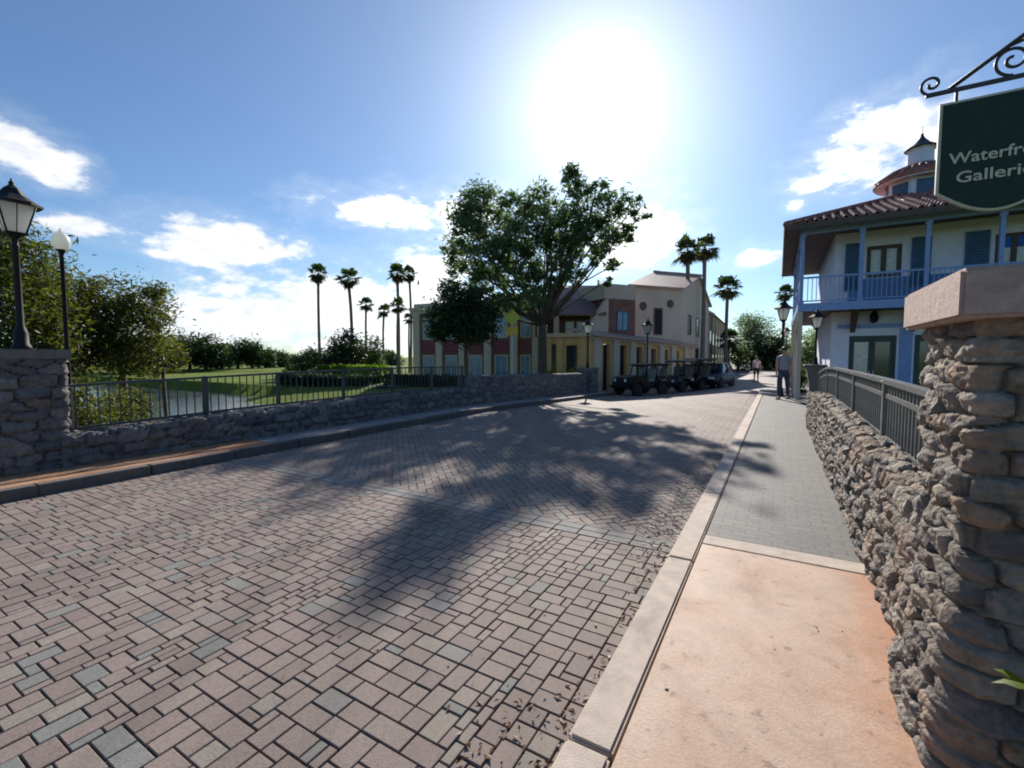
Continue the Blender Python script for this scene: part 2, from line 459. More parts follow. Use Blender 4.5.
def brick_wall_mat():
    m, nt, b, out = new_mat('red_brick')
    tc = nt.node('ShaderNodeTexCoord')
    sx = nt.node('ShaderNodeSeparateXYZ'); nt.l.new(tc.outputs['Object'], sx.inputs[0])
    cx = nt.node('ShaderNodeCombineXYZ'); nt.l.new(nt.math('ADD', sx.outputs[0], sx.outputs[1]), cx.inputs[0]); nt.l.new(sx.outputs[2], cx.inputs[1])
    br = nt.node('ShaderNodeTexBrick'); nt.l.new(cx.outputs[0], br.inputs['Vector'])
    br.inputs['Color1'].default_value = (0.26, 0.10, 0.07, 1); br.inputs['Color2'].default_value = (0.20, 0.075, 0.055, 1); br.inputs['Mortar'].default_value = (0.20, 0.17, 0.15, 1)
    br.inputs['Scale'].default_value = 1; br.inputs['Mortar Size'].default_value = 0.008; br.inputs['Brick Width'].default_value = 0.24; br.inputs['Row Height'].default_value = 0.08
    n1 = nt.noise(tc.outputs['Object'], 1.5, 6, 0.6)
    c = nt.mix(1.0, br.outputs['Color'], nt.ramp(n1.outputs[0], [(0.3, 0.75), (0.7, 1.2)]), 'MULTIPLY')
    nt.l.new(c, b.inputs['Base Color']); b.inputs['Roughness'].default_value = 0.85
    return m
M['brick'] = brick_wall_mat()

def tile_mat(name, c1, c2):
    m, nt, b, out = new_mat(name)
    tc = nt.node('ShaderNodeTexCoord')
    n1 = nt.noise(tc.outputs['Object'], 5, 3, 0.6)
    n2 = nt.noise(tc.outputs['Object'], 40, 6, 0.7)
    c = nt.ramp(n1.outputs[0], [(0.35, c1), (0.65, c2)])
    c = nt.mix(1.0, c, nt.ramp(n2.outputs[0], [(0.3, 0.7), (0.7, 1.25)]), 'MULTIPLY')
    nt.l.new(c, b.inputs['Base Color']); b.inputs['Roughness'].default_value = 0.6
    return m
M['red_tile'] = tile_mat('red_tile', (0.24, 0.07, 0.055), (0.46, 0.20, 0.16))  # paler pink tone puts sun highlights into the tile colour
M['pink_tile'] = tile_mat('pink_tile', (0.36, 0.24, 0.21), (0.46, 0.33, 0.29))
M['brown_tile'] = tile_mat('brown_tile', (0.15, 0.085, 0.075), (0.22, 0.13, 0.115))

def concrete_orange(rust=False):
    m, nt, b, out = new_mat('rusty_concrete' if rust else 'stained_concrete')
    tc = nt.node('ShaderNodeTexCoord'); v = tc.outputs['Object']
    n1 = nt.noise(v, 1.6, 8, 0.68, 0.5)
    c = nt.ramp(n1.outputs[0], [(0.3, (0.34, 0.13, 0.05)), (0.5, (0.40, 0.20, 0.10)), (0.7, (0.40, 0.25, 0.16))] if rust else [(0.32, (0.31, 0.165, 0.095)), (0.46, (0.41, 0.265, 0.185)), (0.62, (0.45, 0.32, 0.235))])
    sx = nt.node('ShaderNodeSeparateXYZ'); nt.l.new(v, sx.inputs[0])
    n5 = nt.noise(v, 5, 5, 0.6)
    edge = nt.math('ADD', sx.outputs[0], nt.math('MULTIPLY', n5.outputs[0], 0.5))
    c = nt.mix(nt.math('MULTIPLY', nt.smooth(edge, 0.48, 0.9), 0.75), c, (0.40, 0.16, 0.06))
    n2 = nt.noise(v, 60, 8, 0.7)
    c = nt.mix(1.0, c, nt.ramp(n2.outputs[0], [(0.25, 0.75), (0.5, 1.0), (0.75, 1.18)]), 'MULTIPLY')
    n3 = nt.noise(v, 17, 3, 0.5)
    c = nt.mix(nt.math('MULTIPLY', nt.smooth(n3.outputs[0], 0.63, 0.72), 0.7), c, (0.16, 0.085, 0.05))
    n6 = nt.noise(v, 4.5, 7, 0.72, 0.8)
    c = nt.mix(1.0, c, nt.ramp(n6.outputs[0], [(0.3, 0.78), (0.5, 1.0), (0.7, 1.14)]), 'MULTIPLY')
    nt.l.new(c, b.inputs['Base Color']); b.inputs['Roughness'].default_value = 0.68
    bp = nt.node('ShaderNodeBump'); bp.inputs['Strength'].default_value = 0.35; bp.inputs['Distance'].default_value = 0.008
    nt.l.new(nt.noise(v, 80, 8, 0.7).outputs[0], bp.inputs['Height']); nt.l.new(bp.outputs[0], b.inputs['Normal'])
    return m
M['concrete_orange'] = concrete_orange(); M['concrete_rust'] = concrete_orange(True)
M['concrete_grey'] = mat('concrete_grey', (0.27, 0.265, 0.26), 0.8, 0.2, 2.5, 0.3, 90, stain=0.5, stain_c=(0.16, 0.155, 0.15))

def grass_mat():
    m, nt, b, out = new_mat('grass_ground')
    tc = nt.node('ShaderNodeTexCoord'); v = tc.outputs['Object']
    n1 = nt.noise(v, 0.25, 6, 0.6); n2 = nt.noise(v, 9, 6, 0.75)
    c = nt.ramp(n1.outputs[0], [(0.3, (0.10, 0.15, 0.02)), (0.7, (0.18, 0.22, 0.035))])
    c = nt.mix(1.0, c, nt.ramp(n2.outputs[0], [(0.25, 0.55), (0.75, 1.35)]), 'MULTIPLY')
    nt.l.new(c, b.inputs['Base Color']); b.inputs['Roughness'].default_value = 0.9; b.inputs['Specular IOR Level'].default_value = 0.1
    pass
    bp = nt.node('ShaderNodeBump'); bp.inputs['Strength'].default_value = 0.8; bp.inputs['Distance'].default_value = 0.08
    nt.l.new(nt.noise(v, 25, 6, 0.7).outputs[0], bp.inputs['Height']); nt.l.new(bp.outputs[0], b.inputs['Normal'])
    return m
M['grass'] = grass_mat()

def water_mat():
    m, nt, b, out = new_mat('lake_water')
    tc = nt.node('ShaderNodeTexCoord'); v = tc.outputs['Object']
    b.inputs['Base Color'].default_value = (0.05, 0.065, 0.07, 1); b.inputs['Roughness'].default_value = 0.08
    b.inputs['IOR'].default_value = 1.33
    bp = nt.node('ShaderNodeBump'); bp.inputs['Strength'].default_value = 0.35; bp.inputs['Distance'].default_value = 0.08
    nt.l.new(nt.noise(v, 2.2, 4, 0.6).outputs[0], bp.inputs['Height']); nt.l.new(bp.outputs[0], b.inputs['Normal'])
    return m
M['water'] = water_mat()
# ------------------------------------------------------------------ numpy noise
def _hash(ix, iy, seed):
    h = (ix.astype(np.int64) * 374761393 + iy.astype(np.int64) * 668265263 + seed * 1442695041) & 0x7fffffff
    h = ((h ^ (h >> 13)) * 1274126177) & 0x7fffffff
    return ((h ^ (h >> 16)) & 0xffffff) / float(0xffffff)
def vnoise(x, y, seed=0):
    ix = np.floor(x); iy = np.floor(y); fx = x - ix; fy = y - iy
    fx = fx * fx * (3 - 2 * fx); fy = fy * fy * (3 - 2 * fy)
    a = _hash(ix, iy, seed); b = _hash(ix + 1, iy, seed); c = _hash(ix, iy + 1, seed); d = _hash(ix + 1, iy + 1, seed)
    return (a * (1 - fx) + b * fx) * (1 - fy) + (c * (1 - fx) + d * fx) * fy
def fbm(x, y, seed=0, o=4):
    s = 0; a = 0.5
    for i in range(o):
        s = s + a * vnoise(x * 2 ** i, y * 2 ** i, seed + i * 17); a *= 0.5
    return s
def voronoi(u, v, cu, cv, seed, per=None):
    x = u / cu; y = v / cv
    x = x + 0.10 * (fbm(u * 6, v * 6, seed + 5, 3) - 0.5); y = y + 0.22 * (fbm(u * 6 + 9, v * 6, seed + 6, 3) - 0.5)
    iy0 = np.floor(y)
    ix = np.floor(x); iy = iy0
    f1 = np.full(x.shape, 9.0); f2 = np.full(x.shape, 9.0); idd = np.zeros(x.shape); rx = np.zeros(x.shape); ry = np.zeros(x.shape)
    for dy in (-1, 0, 1):
        for dx in (-2, -1, 0, 1):
            cx = ix + dx; cy = iy + dy
            hx = np.mod(cx, per) if per else cx
            px = cx + 0.5 + 0.75 * (_hash(hx, cy, seed) - 0.5) + 0.5 * np.mod(cy, 2)
            py = cy + 0.5 + 0.42 * (_hash(hx, cy, seed + 1) - 0.5)
            d = np.maximum(np.abs(x - px) * 0.85, np.abs(y - py)) * 0.8 + 0.2 * np.hypot(x - px, y - py)
            r = _hash(hx, cy, seed + 2)
            n = d < f1
            f2 = np.where(n, f1, np.minimum(f2, d)); f1 = np.where(n, d, f1); idd = np.where(n, r, idd)
            rx = np.where(n, x - px, rx); ry = np.where(n, y - py, ry)
    return f1, f2, idd, rx, ry
def stone_disp(u, v, cu, cv, seed, depth, per=None):
    """coursed rubble: every stone a broken block of a few chisel planes with tight recessed joints"""
    f1, f2, idd, rx, ry = voronoi(u, v, cu, cv, seed, per)
    e = np.clip((f2 - f1) / 0.11, 0, 1); e = e ** 0.7
    h = np.full(u.shape, 9.0)
    for k in range(4):
        a = 6.283 * np.mod(idd * (17.3 + 11.7 * k), 1.0); sl = 0.35 + 1.0 * np.mod(idd * (31.1 + 7.3 * k), 1.0); off = 0.75 + 0.5 * np.mod(idd * (53.9 + 3.1 * k), 1.0)
        h = np.minimum(h, off + sl * (rx * np.cos(a) + ry * np.sin(a)))
    h = np.clip(h, 0.15, 1.3)
    rough = fbm(u * 12, v * 14, seed + 30, 4) - 0.47
    strata = np.abs(fbm(u * 7, v * 34, seed + 50, 3) - 0.44)
    chip = np.abs(fbm(u * 26, v * 30, seed + 90, 4) - 0.47)
    d = depth * (e * (0.25 + 0.85 * h) + 0.55 * rough * e + 0.6 * strata * e - 0.9 * chip * e)
    return d, idd, np.clip((f2 - f1) / 0.07, 0, 1)
def grid_obj(name, P, N, disp, stone, joint, mat_, parent=None, closed_u=False, caps=None):
    """P,N: (nv,nu,3)"""
    nv, nu = P.shape[:2]
    V = (P + N * disp[..., None]).reshape(-1, 3)
    iu = np.arange(nu if closed_u else nu - 1); iv = np.arange(nv - 1)
    a, b = np.meshgrid(iu, iv)
    a2 = (a + 1) % nu
    q = np.stack([b * nu + a, b * nu + a2, (b + 1) * nu + a2, (b + 1) * nu + a], -1).reshape(-1)
    return mesh_np(name, V, 4, q, mat_, parent, None, True, {'stone': ('POINT', stone.ravel()), 'joint': ('POINT', joint.ravel())})

def stone_wall_mesh(name, s_front, s_back, t0, t1, ztop, zbot_front, zbot_back, res, cell, depth, seed, mat_, parent=None, side=1):
    """wall along t; front face at s_front; section path front bottom -> top -> back bottom. world coordinates"""
    nt_ = int((t1 - t0) / res) + 1
    T = np.linspace(t0, t1, nt_)
    th = s_back - s_front
    rows = []
    zt = np.array([ztop(t) for t in T]); zf = np.array([zbot_front(t) for t in T]); zb = np.array([zbot_back(t) for t in T])
    hmax = float((zt - zf).max())
    nfront = max(6, int(hmax / res)); ntop = max(4, int(abs(th) / res)); nback = 6
    path = []
    sg = 1 if th > 0 else -1
    for i in range(nfront): path.append(('f', i / (nfront - 1)))
    for i in range(1, ntop): path.append(('t', i / ntop))
    for i in range(nback): path.append(('b', i / (nback - 1)))
    P = np.zeros((len(path), nt_, 3)); N = np.zeros_like(P); U = np.zeros((len(path), nt_)); Vv = np.zeros_like(U)
    n2 = np.array([CA, -SA, 0.0])
    for k, (w, x) in enumerate(path):
        if w == 'f':
            s = np.full(nt_, s_front); z = zf + (zt - zf) * x
            nn = np.array([-sg, 0.0, 0.0]) if x < 0.97 else np.array([-sg * .7, 0, .7]); vv = (zt - zf) * x
        elif w == 't':
            s = np.full(nt_, s_front + th * x); z = zt; nn = np.array([0, 0, 1.0]); vv = (zt - zf) + abs(th) * x
        else:
            s = np.full(nt_, s_back); z = zt + (zb - zt) * x; nn = np.array([sg, 0, 0.0]) if x > 0.05 else np.array([sg * .7, 0, .7]); vv = (zt - zf) + abs(th) + (zt - zb) * x
        P[k, :, 0] = s * CA + T * SA; P[k, :, 1] = -s * SA + T * CA; P[k, :, 2] = z
        N[k, :, 0] = nn[0] * CA; N[k, :, 1] = -nn[0] * SA; N[k, :, 2] = nn[2]
        U[k] = T; Vv[k] = vv
    d, st, jt = stone_disp(U, Vv, cell[0], cell[1], seed, depth)
    # close both ends with a fan to the middle of the section
    def ends(a_, col0, col1):
        return np.concatenate([col0[:, None], a_, col1[:, None]], 1)
    c0 = np.repeat(P[:, 0].mean(0)[None], len(path), 0); c1 = np.repeat(P[:, -1].mean(0)[None], len(path), 0)
    P = ends(P, c0, c1); N = ends(N, np.zeros_like(c0), np.zeros_like(c0)); d = ends(d, d[:, 0] * 0, d[:, 0] * 0); st = ends(st, st[:, 0], st[:, -1]); jt = ends(jt, jt[:, 0], jt[:, -1])
    return grid_obj(name, P, N, d, st, jt, mat_, parent)

def stone_pillar_mesh(name, half, z0, z1, res, cell, depth, seed, mat_, parent, flare=0.0):
    """square shaft centred on the parent's origin, stones wrapping its corners"""
    r = min(0.05, half * 0.12); pts = []; nor = []
    def seg(p, q, n):
        L = math.dist(p, q); k = max(2, int(L / res))
        for i in range(k):
            f = i / k
            pts.append((p[0] + (q[0] - p[0]) * f, p[1] + (q[1] - p[1]) * f)); nor.append(n)
    h = half
    for i in range(4):
        a = i * math.pi / 2
        rot = lambda x, y: (x * math.cos(a) - y * math.sin(a), x * math.sin(a) + y * math.cos(a))
        seg(rot(h, -h + r), rot(h, h - r), rot(1, 0))
        for k in range(3):
            an = (k + 0.5) / 3 * math.pi / 2
            pts.append(rot(h - r + r * math.cos(an), h - r + r * math.sin(an))); nor.append(rot(math.cos(an), math.sin(an)))
    pts = np.array(pts); nor = np.array(nor)
    dl = np.hypot(*(np.roll(pts, -1, 0) - pts).T); u = np.concatenate([[0], np.cumsum(dl)[:-1]]); tot = dl.sum()
    cells = max(3, round(tot / cell[0])); cu = tot / cells
    nz = int((z1 - z0) / res) + 1
    Z = np.linspace(z0, z1, nz)
    U, Zz = np.meshgrid(u, Z)
    P = np.zeros((nz, len(pts), 3)); P[..., 0] = pts[:, 0]; P[..., 1] = pts[:, 1]; P[..., 2] = Zz
    N = np.zeros_like(P); N[..., 0] = nor[:, 0]; N[..., 1] = nor[:, 1]
    d, st, jt = stone_disp(U, Zz, cu, cell[1], seed, depth, cells)
    d = d + flare * np.clip((1.75 - Zz) / 0.95, 0, 1)
    return grid_obj(name, P, N, d, st, jt, mat_, parent, closed_u=True)

# ------------------------------------------------------------------ sky
SUN_RX, SUN_RZ = ray(597, 105)
SUN_AZ = math.atan2(SUN_RX, 1.0)
SUN_EL = math.atan2(SUN_RZ, math.hypot(SUN_RX, 1.0))
SUN_DIR = Vector((SUN_RX, 1, SUN_RZ)).normalized()
world = bpy.data.worlds.new("World"); scene.world = world; world.use_nodes = True
nt = NT(world.node_tree); nt.n.clear()
wo = nt.node('ShaderNodeOutputWorld'); bg = nt.node('ShaderNodeBackground')
nt.l.new(bg.outputs[0], wo.inputs[0])
sky = nt.node('ShaderNodeTexSky', sky_type='NISHITA')
sky.sun_disc = False; sky.sun_elevation = SUN_EL; sky.sun_rotation = SUN_AZ
sky.air_density = 1.0; sky.dust_density = 0.25; sky.ozone_density = 1.6; sky.altitude = 0
bg.inputs[1].default_value = SKY_STRENGTH = 0.064
tc = nt.node('ShaderNodeTexCoord')
dirv = nt.vmath('NORMALIZE', tc.outputs['Generated']).outputs[0]
sep = nt.node('ShaderNodeSeparateXYZ'); nt.l.new(dirv, sep.inputs[0])
azn = nt.math('ARCTAN2', sep.outputs[0], sep.outputs[1])
eln = nt.math('ARCSINE', sep.outputs[2])
ae = nt.node('ShaderNodeCombineXYZ'); nt.l.new(azn, ae.inputs[0]); nt.l.new(eln, ae.inputs[1])
def azel(px, py):
    rx, rz = ray(px, py)
    return math.atan2(rx, 1), math.atan2(rz, math.hypot(rx, 1))
# clouds where they hang in the sky: direction of the centre, half sizes (radians), weight
CLOUDS = []
def cl(px, py, hw, hh, w=1.0):
    a, e = azel(px, py)
    a1, _ = azel(px + hw, py); _, e1 = azel(px, py - hh)
    CLOUDS.append((a, e, abs(a1 - a), abs(e1 - e), w))
cl(10, 145, 62, 34); cl(45, 165, 45, 20); cl(70, 226, 42, 13); cl(225, 245, 92, 25); cl(270, 252, 40, 14); cl(160, 255, 30, 10, .8)
cl(390, 210, 78, 20); cl(345, 207, 30, 12, .8); cl(455, 215, 60, 30); cl(250, 320, 130, 34, 1.1); cl(350, 315, 130, 48, 1.15); cl(180, 335, 60, 25, .9)
cl(430, 300, 60, 60, 1.0); cl(648, 228, 44, 30); cl(625, 250, 40, 30, .9); cl(755, 257, 36, 12); cl(900, 118, 75, 32); cl(862, 170, 60, 32); cl(930, 150, 60, 60); cl(815, 184, 46, 13, .9); cl(795, 205, 18, 10, .7); cl(650, 330, 120, 30, .6)
# fbm in a space that is stretched sideways towards the horizon
cs = nt.node('ShaderNodeCombineXYZ')
nt.l.new(azn, cs.inputs[0]); nt.l.new(nt.math('MULTIPLY', eln, 2.0), cs.inputs[1]); nt.l.new(nt.math('MULTIPLY', sep.outputs[2], 0.3), cs.inputs[2])
cn = nt.noise(cs.outputs[0], 7.0, 9, 0.6, 0.25)
cn2 = nt.noise(cs.outputs[0], 26.0, 6, 0.6, 0.2)
best = None
for a_, e_, sa_, se_, w_ in CLOUDS:
    d1 = nt.vmath('SUBTRACT', ae.outputs[0], (a_, e_, 0)).outputs[0]
    d2 = nt.vmath('DIVIDE', d1, (sa_, se_, 1)).outputs[0]
    L = nt.vmath('LENGTH', d2).outputs['Value']
    v_ = nt.math('SUBTRACT', w_, L)
    best = v_ if best is None else nt.math('SMOOTH_MAX', best, v_, 0.25)
fac = nt.math('ADD', best, nt.math('MULTIPLY', nt.math('SUBTRACT', cn.outputs[0], 0.5), 2.4))
fac = nt.math('ADD', fac, nt.math('MULTIPLY', nt.math('SUBTRACT', cn2.outputs[0], 0.5), 1.0))
dens = nt.smooth(fac, 0.0, 0.6)
veil = nt.math('MULTIPLY', nt.smooth(fac, -0.7, 0.3), 0.14)
dens = nt.math('MAXIMUM', nt.math('MULTIPLY', dens, 0.92), veil)
# shading of the clouds: greyer where thick and low
shade = nt.ramp(nt.math('MULTIPLY_ADD', cn2.outputs[0], 0.9, nt.math('MULTIPLY', fac, 0.12)), [(0.3, (0.66, 0.70, 0.78)), (0.6, (0.95, 0.96, 0.98)), (0.8, (0.86, 0.88, 0.92))])
ang = nt.math('ARCCOSINE', nt.math('MINIMUM', nt.vmath('DOT_PRODUCT', dirv, tuple(SUN_DIR)).outputs['Value'], 1.0))
glow = nt.math('ADD', nt.math('MULTIPLY', nt.math('EXPONENT', nt.math('MULTIPLY', nt.math('POWER', nt.math('DIVIDE', ang, R(3.6)), 2.0), -1.0)), GLOW_CORE := 24.0),
               nt.math('ADD', nt.math('MULTIPLY', nt.math('EXPONENT', nt.math('MULTIPLY', nt.math('POWER', nt.math('DIVIDE', ang, R(11)), 2.0), -1.0)), GLOW_MID := 3.6),
                       nt.math('MULTIPLY', nt.math('EXPONENT', nt.math('DIVIDE', ang, -R(16))), GLOW_WIDE := 4.6)))
CLOUD_V = 10.5
near = nt.math('MULTIPLY_ADD', nt.math('EXPONENT', nt.math('DIVIDE', ang, -R(25))), 1.2, 1.0)
ccol = nt.vmath('SCALE', shade); nt.put(ccol.inputs['Scale'], nt.math('MULTIPLY', near, CLOUD_V))
skyt = nt.mix(1.0, sky.outputs[0], SKY_TINT, 'MULTIPLY') if (SKY_TINT := (0.76, 1.0, 1.25)) else None
base = nt.mix(dens, skyt, ccol.outputs[0])
gl = nt.vmath('SCALE', (1.0, 0.985, 0.96)); nt.put(gl.inputs['Scale'], glow)
tot = nt.vmath('ADD', base, gl.outputs[0]).outputs[0]
nt.l.new(tot, bg.inputs[0])

sun_d = bpy.data.lights.new("sun", 'SUN'); sun_d.energy = 5.0; sun_d.angle = R(0.53); sun_d.color = (1.0, 0.93, 0.84)
sun = bpy.data.objects.new("sun", sun_d); COL.objects.link(sun)
sun.rotation_euler = (-SUN_DIR).to_track_quat('-Z', 'Y').to_euler()
sun.location = SUN_DIR * 60

# ------------------------------------------------------------------ terrain and water
WATER_Z = -1.4
LAKE = [tuple(ST(-9.0, 0.5)[:2]), tuple(ST(-9.0, 6.8)[:2]), (-8.8, 17.0), (-13.6, 25.7), (-18.8, 29.5), (-21.5, 36.0), (-24.0, 42.0), (-27.7, 58.0), (-48.6, 60.5), (-80, 63), (-120, 66), (-130, 50), (-80, 38), (-44, 30), (-26, 22.5), (-17, 15.5), (-11, 8)]
def lake_sd(X, Y):
    n = len(LAKE); d = np.full(X.shape, 1e9); ins = np.zeros(X.shape, bool)
    for i in range(n):
        ax, ay = LAKE[i]; bx, by = LAKE[(i + 1) % n]
        ex, ey = bx - ax, by - ay
        k = np.clip(((X - ax) * ex + (Y - ay) * ey) / (ex * ex + ey * ey), 0, 1)
        d = np.minimum(d, np.hypot(X - ax - k * ex, Y - ay - k * ey))
        c = ((ay > Y) != (by > Y)) & (X < (bx - ax) * (Y - ay) / (by - ay + 1e-12) + ax)
        ins ^= c
    return np.where(ins, -d, d)
def sstep(x, a, b):
    k = np.clip((x - a) / (b - a), 0, 1); return k * k * (3 - 2 * k)
def terrain(X, Y):
    X = np.asarray(X, float); Y = np.asarray(Y, float)
    S = X * CA - Y * SA; T = X * SA + Y * CA
    d = lake_sd(X, Y)
    z = np.where(d > 0, -1.45 + 1.15 * sstep(d, 0, 9), -1.45 - 1.2 * sstep(-d, 0, 4))
    z = z + 0.12 * (fbm(X * 0.15, Y * 0.15, 3, 3) - 0.5) * np.clip(d / 5, 0, 1)
    w = np.clip((-S - 1) / 5, 0, 1); g = -0.03 * np.clip(T - 11, 0, 15) * w
    street = sstep(S, -9.6, -8.7)
    z = z * (1 - street) + (g - 0.22) * street
    z = np.where((S > 0.9) & (T < 15), np.minimum(z, -0.75 + 0.45 * sstep(T, 12, 15)), z)
    z = np.where(T > 21, np.maximum(z, -0.66), z)
    return z
def terr(x, y):
    return float(terrain(np.array([x]), np.array([y]))[0])
def axis(fine, a, b, step, far, coarse):
    c = list(np.arange(a, b + 1e-6, step)); x = b; st_ = step
    while x < far: st_ *= 1.25; x += st_; c.append(x)
    x = a; st_ = step
    while x > -far: st_ *= 1.25; x -= st_; c.insert(0, x)
    return np.array(c)
gx = axis(0, -60, 40, 0.8, 2500, 1); gy = axis(0, -12, 75, 0.8, 2500, 1)
GX, GY = np.meshgrid(gx, gy)
GZ = terrain(GX, GY)
nu, nv = len(gx), len(gy)
a, b = np.meshgrid(np.arange(nu - 1), np.arange(nv - 1))
q = np.stack([b * nu + a, b * nu + a + 1, (b + 1) * nu + a + 1, (b + 1) * nu + a], -1).reshape(-1)
o = mesh_np('ground', np.stack([GX, GY, GZ], -1).reshape(-1, 3), 4, q, M['grass'], smooth=True); tag(o, kind='structure')
mb = MB(); mb.quad((-170, -5, WATER_Z), (0, -5, WATER_Z), (0, 80, WATER_Z), (-170, 80, WATER_Z))
tag(mb.build('water', M['water']), kind='structure')

# ------------------------------------------------------------------ street surfaces (world coordinates through ST)
S_L, S_R = -7.3, -0.68          # road edges
def sheet(name, s0, s1, t0, t1, dz, mat_, ds=1.0, dt=1.0):
    ns = max(1, int((s1 - s0) / ds)); n_t = max(1, int((t1 - t0) / dt))
    mb = MB()
    vs = []; fs = []
    for j in range(n_t + 1):
        for i in range(ns + 1):
            s = s0 + (s1 - s0) * i / ns; t = t0 + (t1 - t0) * j / n_t
            vs.append((s, t, gz(s, t) + dz))
    for j in range(n_t):
        for i in range(ns):
            a_ = j * (ns + 1) + i
            fs.append((a_, a_ + 1, a_ + ns + 2, a_ + ns + 1))
    mb.add(vs, fs, True)
    o = mb.build(name, mat_, None, (0, 0, 0), -A)
    return tag(o, kind='structure')
sheet('road_bed', -7.42, -0.55, -1.6, 24.05, -0.012, M['joint_sand'])
sheet('road_behind', -7.3, -0.68, -40, -1.6, -0.003, M['plaza_paver'], 1, 4)
sheet('street', -9.4, 0.55, 24.05, 40, -0.003, M['plaza_paver'])
sheet('street_far', -24, 14, 40, 150, -0.003, M['plaza_paver'], 2, 3)
sheet('plaza', 0.55, 14, 19.0, 40, -0.006, M['walk_paver'], 1, 2)
sheet('forecourt', -24, -9.4, 21.6, 40, -0.006, M['concrete_grey'], 1, 2)

class Pavers:
    def __init__(self): self.v = []; self.q = []; self.t = []
    def add(self, pts, gap, h, tint, ch=0.003):
        """pts: 4 corners (s,t) ccw"""
        c = (sum(p[0] for p in pts) / 4, sum(p[1] for p in pts) / 4)
        b = len(self.v)
        tk = 0.0045 if c[1] < 7 else 0.002; tx = rnd.uniform(-1, 1) * tk; ty = rnd.uniform(-1, 1) * tk
        jx = rnd.uniform(-1, 1) * 0.0015; jy = rnd.uniform(-1, 1) * 0.0015
        lens = [math.dist(pts[0], pts[1]), math.dist(pts[1], pts[2])]
        for inset, z in ((gap / 2, -0.010), (gap / 2 + 0.0005, -0.0025 + h), (gap / 2 + ch, h)):
            for k, p in enumerate(pts):
                fx = 1 - 2 * inset / max(lens[0], 1e-3); fy = 1 - 2 * inset / max(lens[1], 1e-3)
                u0 = ((pts[1][0] - pts[0][0]) / 2, (pts[1][1] - pts[0][1]) / 2); v0 = ((pts[3][0] - pts[0][0]) / 2, (pts[3][1] - pts[0][1]) / 2)
                su = (-1, 1, 1, -1)[k]; sv = (-1, -1, 1, 1)[k]
                s = c[0] + su * u0[0] * fx + sv * v0[0] * fy + jx; t = c[1] + su * u0[1] * fx + sv * v0[1] * fy + jy
                zz = gz(s, t) + z + (tx * (s - c[0]) + ty * (t - c[1]) if z > -0.009 else 0)
                w = ST(s, t, zz); self.v.append((w.x, w.y, w.z))
        for lo in (0, 4):
            for k in range(4):
                k2 = (k + 1) % 4
                self.q += [b + lo + k, b + lo + k2, b + lo + 4 + k2, b + lo + 4 + k]; self.t.append(tint)
        self.q += [b + 8, b + 9, b + 10, b + 11]; self.t.append(tint)
    def build(self, name, mat_):
        o = mesh_np(name, self.v, 4, self.q, mat_, attr={'tint': ('FACE', self.t)})
        return tag(o, kind='structure')
def tint():
    r = rnd.random()
    if r < 0.86: return clamp(rnd.gauss(0.42, 0.11), 0.08, 0.68)
    if r < 0.94: return rnd.uniform(0.72, 0.84)
    return rnd.uniform(0.88, 1.0)
pv = Pavers()
# near side: modular pavers of mixed sizes, square to the kerbs
UU = 0.055
ns = int((S_R - S_L) / UU) + 1; t00, t11 = -1.5, 3.78; ntt = int((t11 - t00) / UU)
UT = (t11 - t00) / ntt; US = (S_R - S_L) / ns
occ = [[False] * ns for _ in range(ntt)]
shapes = [(2, 2, 4), (3, 2, 7), (2, 3, 2), (2, 1, .8), (1, 2, .4), (4, 2, 1.2)]
for j in range(ntt):
    for i in range(ns):
        if occ[j][i]: continue
        opts = []
        for w_, h_, wt in shapes:
            if i + w_ <= ns and j + h_ <= ntt and not any(occ[j + b_][i + a_] for a_ in range(w_) for b_ in range(h_)):
                opts.append((w_, h_, wt))
        w_, h_ = (1, 1)
        if opts:
            k = rnd.choices(opts, [o_[2] for o_ in opts])[0]; w_, h_ = k[0], k[1]
        for a_ in range(w_):
            for b_ in range(h_): occ[j + b_][i + a_] = True
        s = S_L + i * US; t = t00 + j * UT
        pv.add([(s, t), (s + w_ * US, t), (s + w_ * US, t + h_ * UT), (s, t + h_ * UT)], 0.0075, rnd.uniform(-0.002, 0.002), tint())
# band of grey pavers across the road
s = S_L
while s < S_R - 0.02:
    w_ = min(0.24, S_R - s)
    for t in (3.78, 3.90):
        pv.add([(s, t), (s + w_, t), (s + w_, t + 0.12), (s, t + 0.12)], 0.009, 0.003, rnd.uniform(0.9, 1.0))
    s += w_
# far side: herringbone at 45 degrees
L_ = 0.20; w_ = 0.10
c45 = math.cos(R(45))
def rot45(x, y): return (-4 + (x - y) * c45, 14 + (x + y) * c45)
NH = 135
cut = []
for i in range(-NH * 2, NH * 2):
    for j in range(-NH, NH):
        # unit cell of the herringbone: lattice vectors (w,w) and (2w,-2w)... written on the w grid
        x = (i + 2 * j) * w_; y = (i - 2 * j) * w_
        for (x0, y0, ww, hh) in ((x, y, 2 * w_, w_), (x + 2 * w_, y - w_, w_, 2 * w_)):
            pts = [rot45(x0, y0), rot45(x0 + ww, y0), rot45(x0 + ww, y0 + hh), rot45(x0, y0 + hh)]
            cs_ = sum(p[0] for p in pts) / 4; ct_ = sum(p[1] for p in pts) / 4
            if cs_ < S_L - 0.02 or cs_ > S_R + 0.02 or ct_ < 3.85 or ct_ > 23.95: continue
            if min(p[1] for p in pts) < 4.024:
                cut.append(pts); continue
            pv.add(pts, 0.007 if ct_ < 9 else 0.005, rnd.uniform(-0.0015, 0.0015) if ct_ < 9 else 0.0, tint(), 0.004 if ct_ < 9 else 0.001)
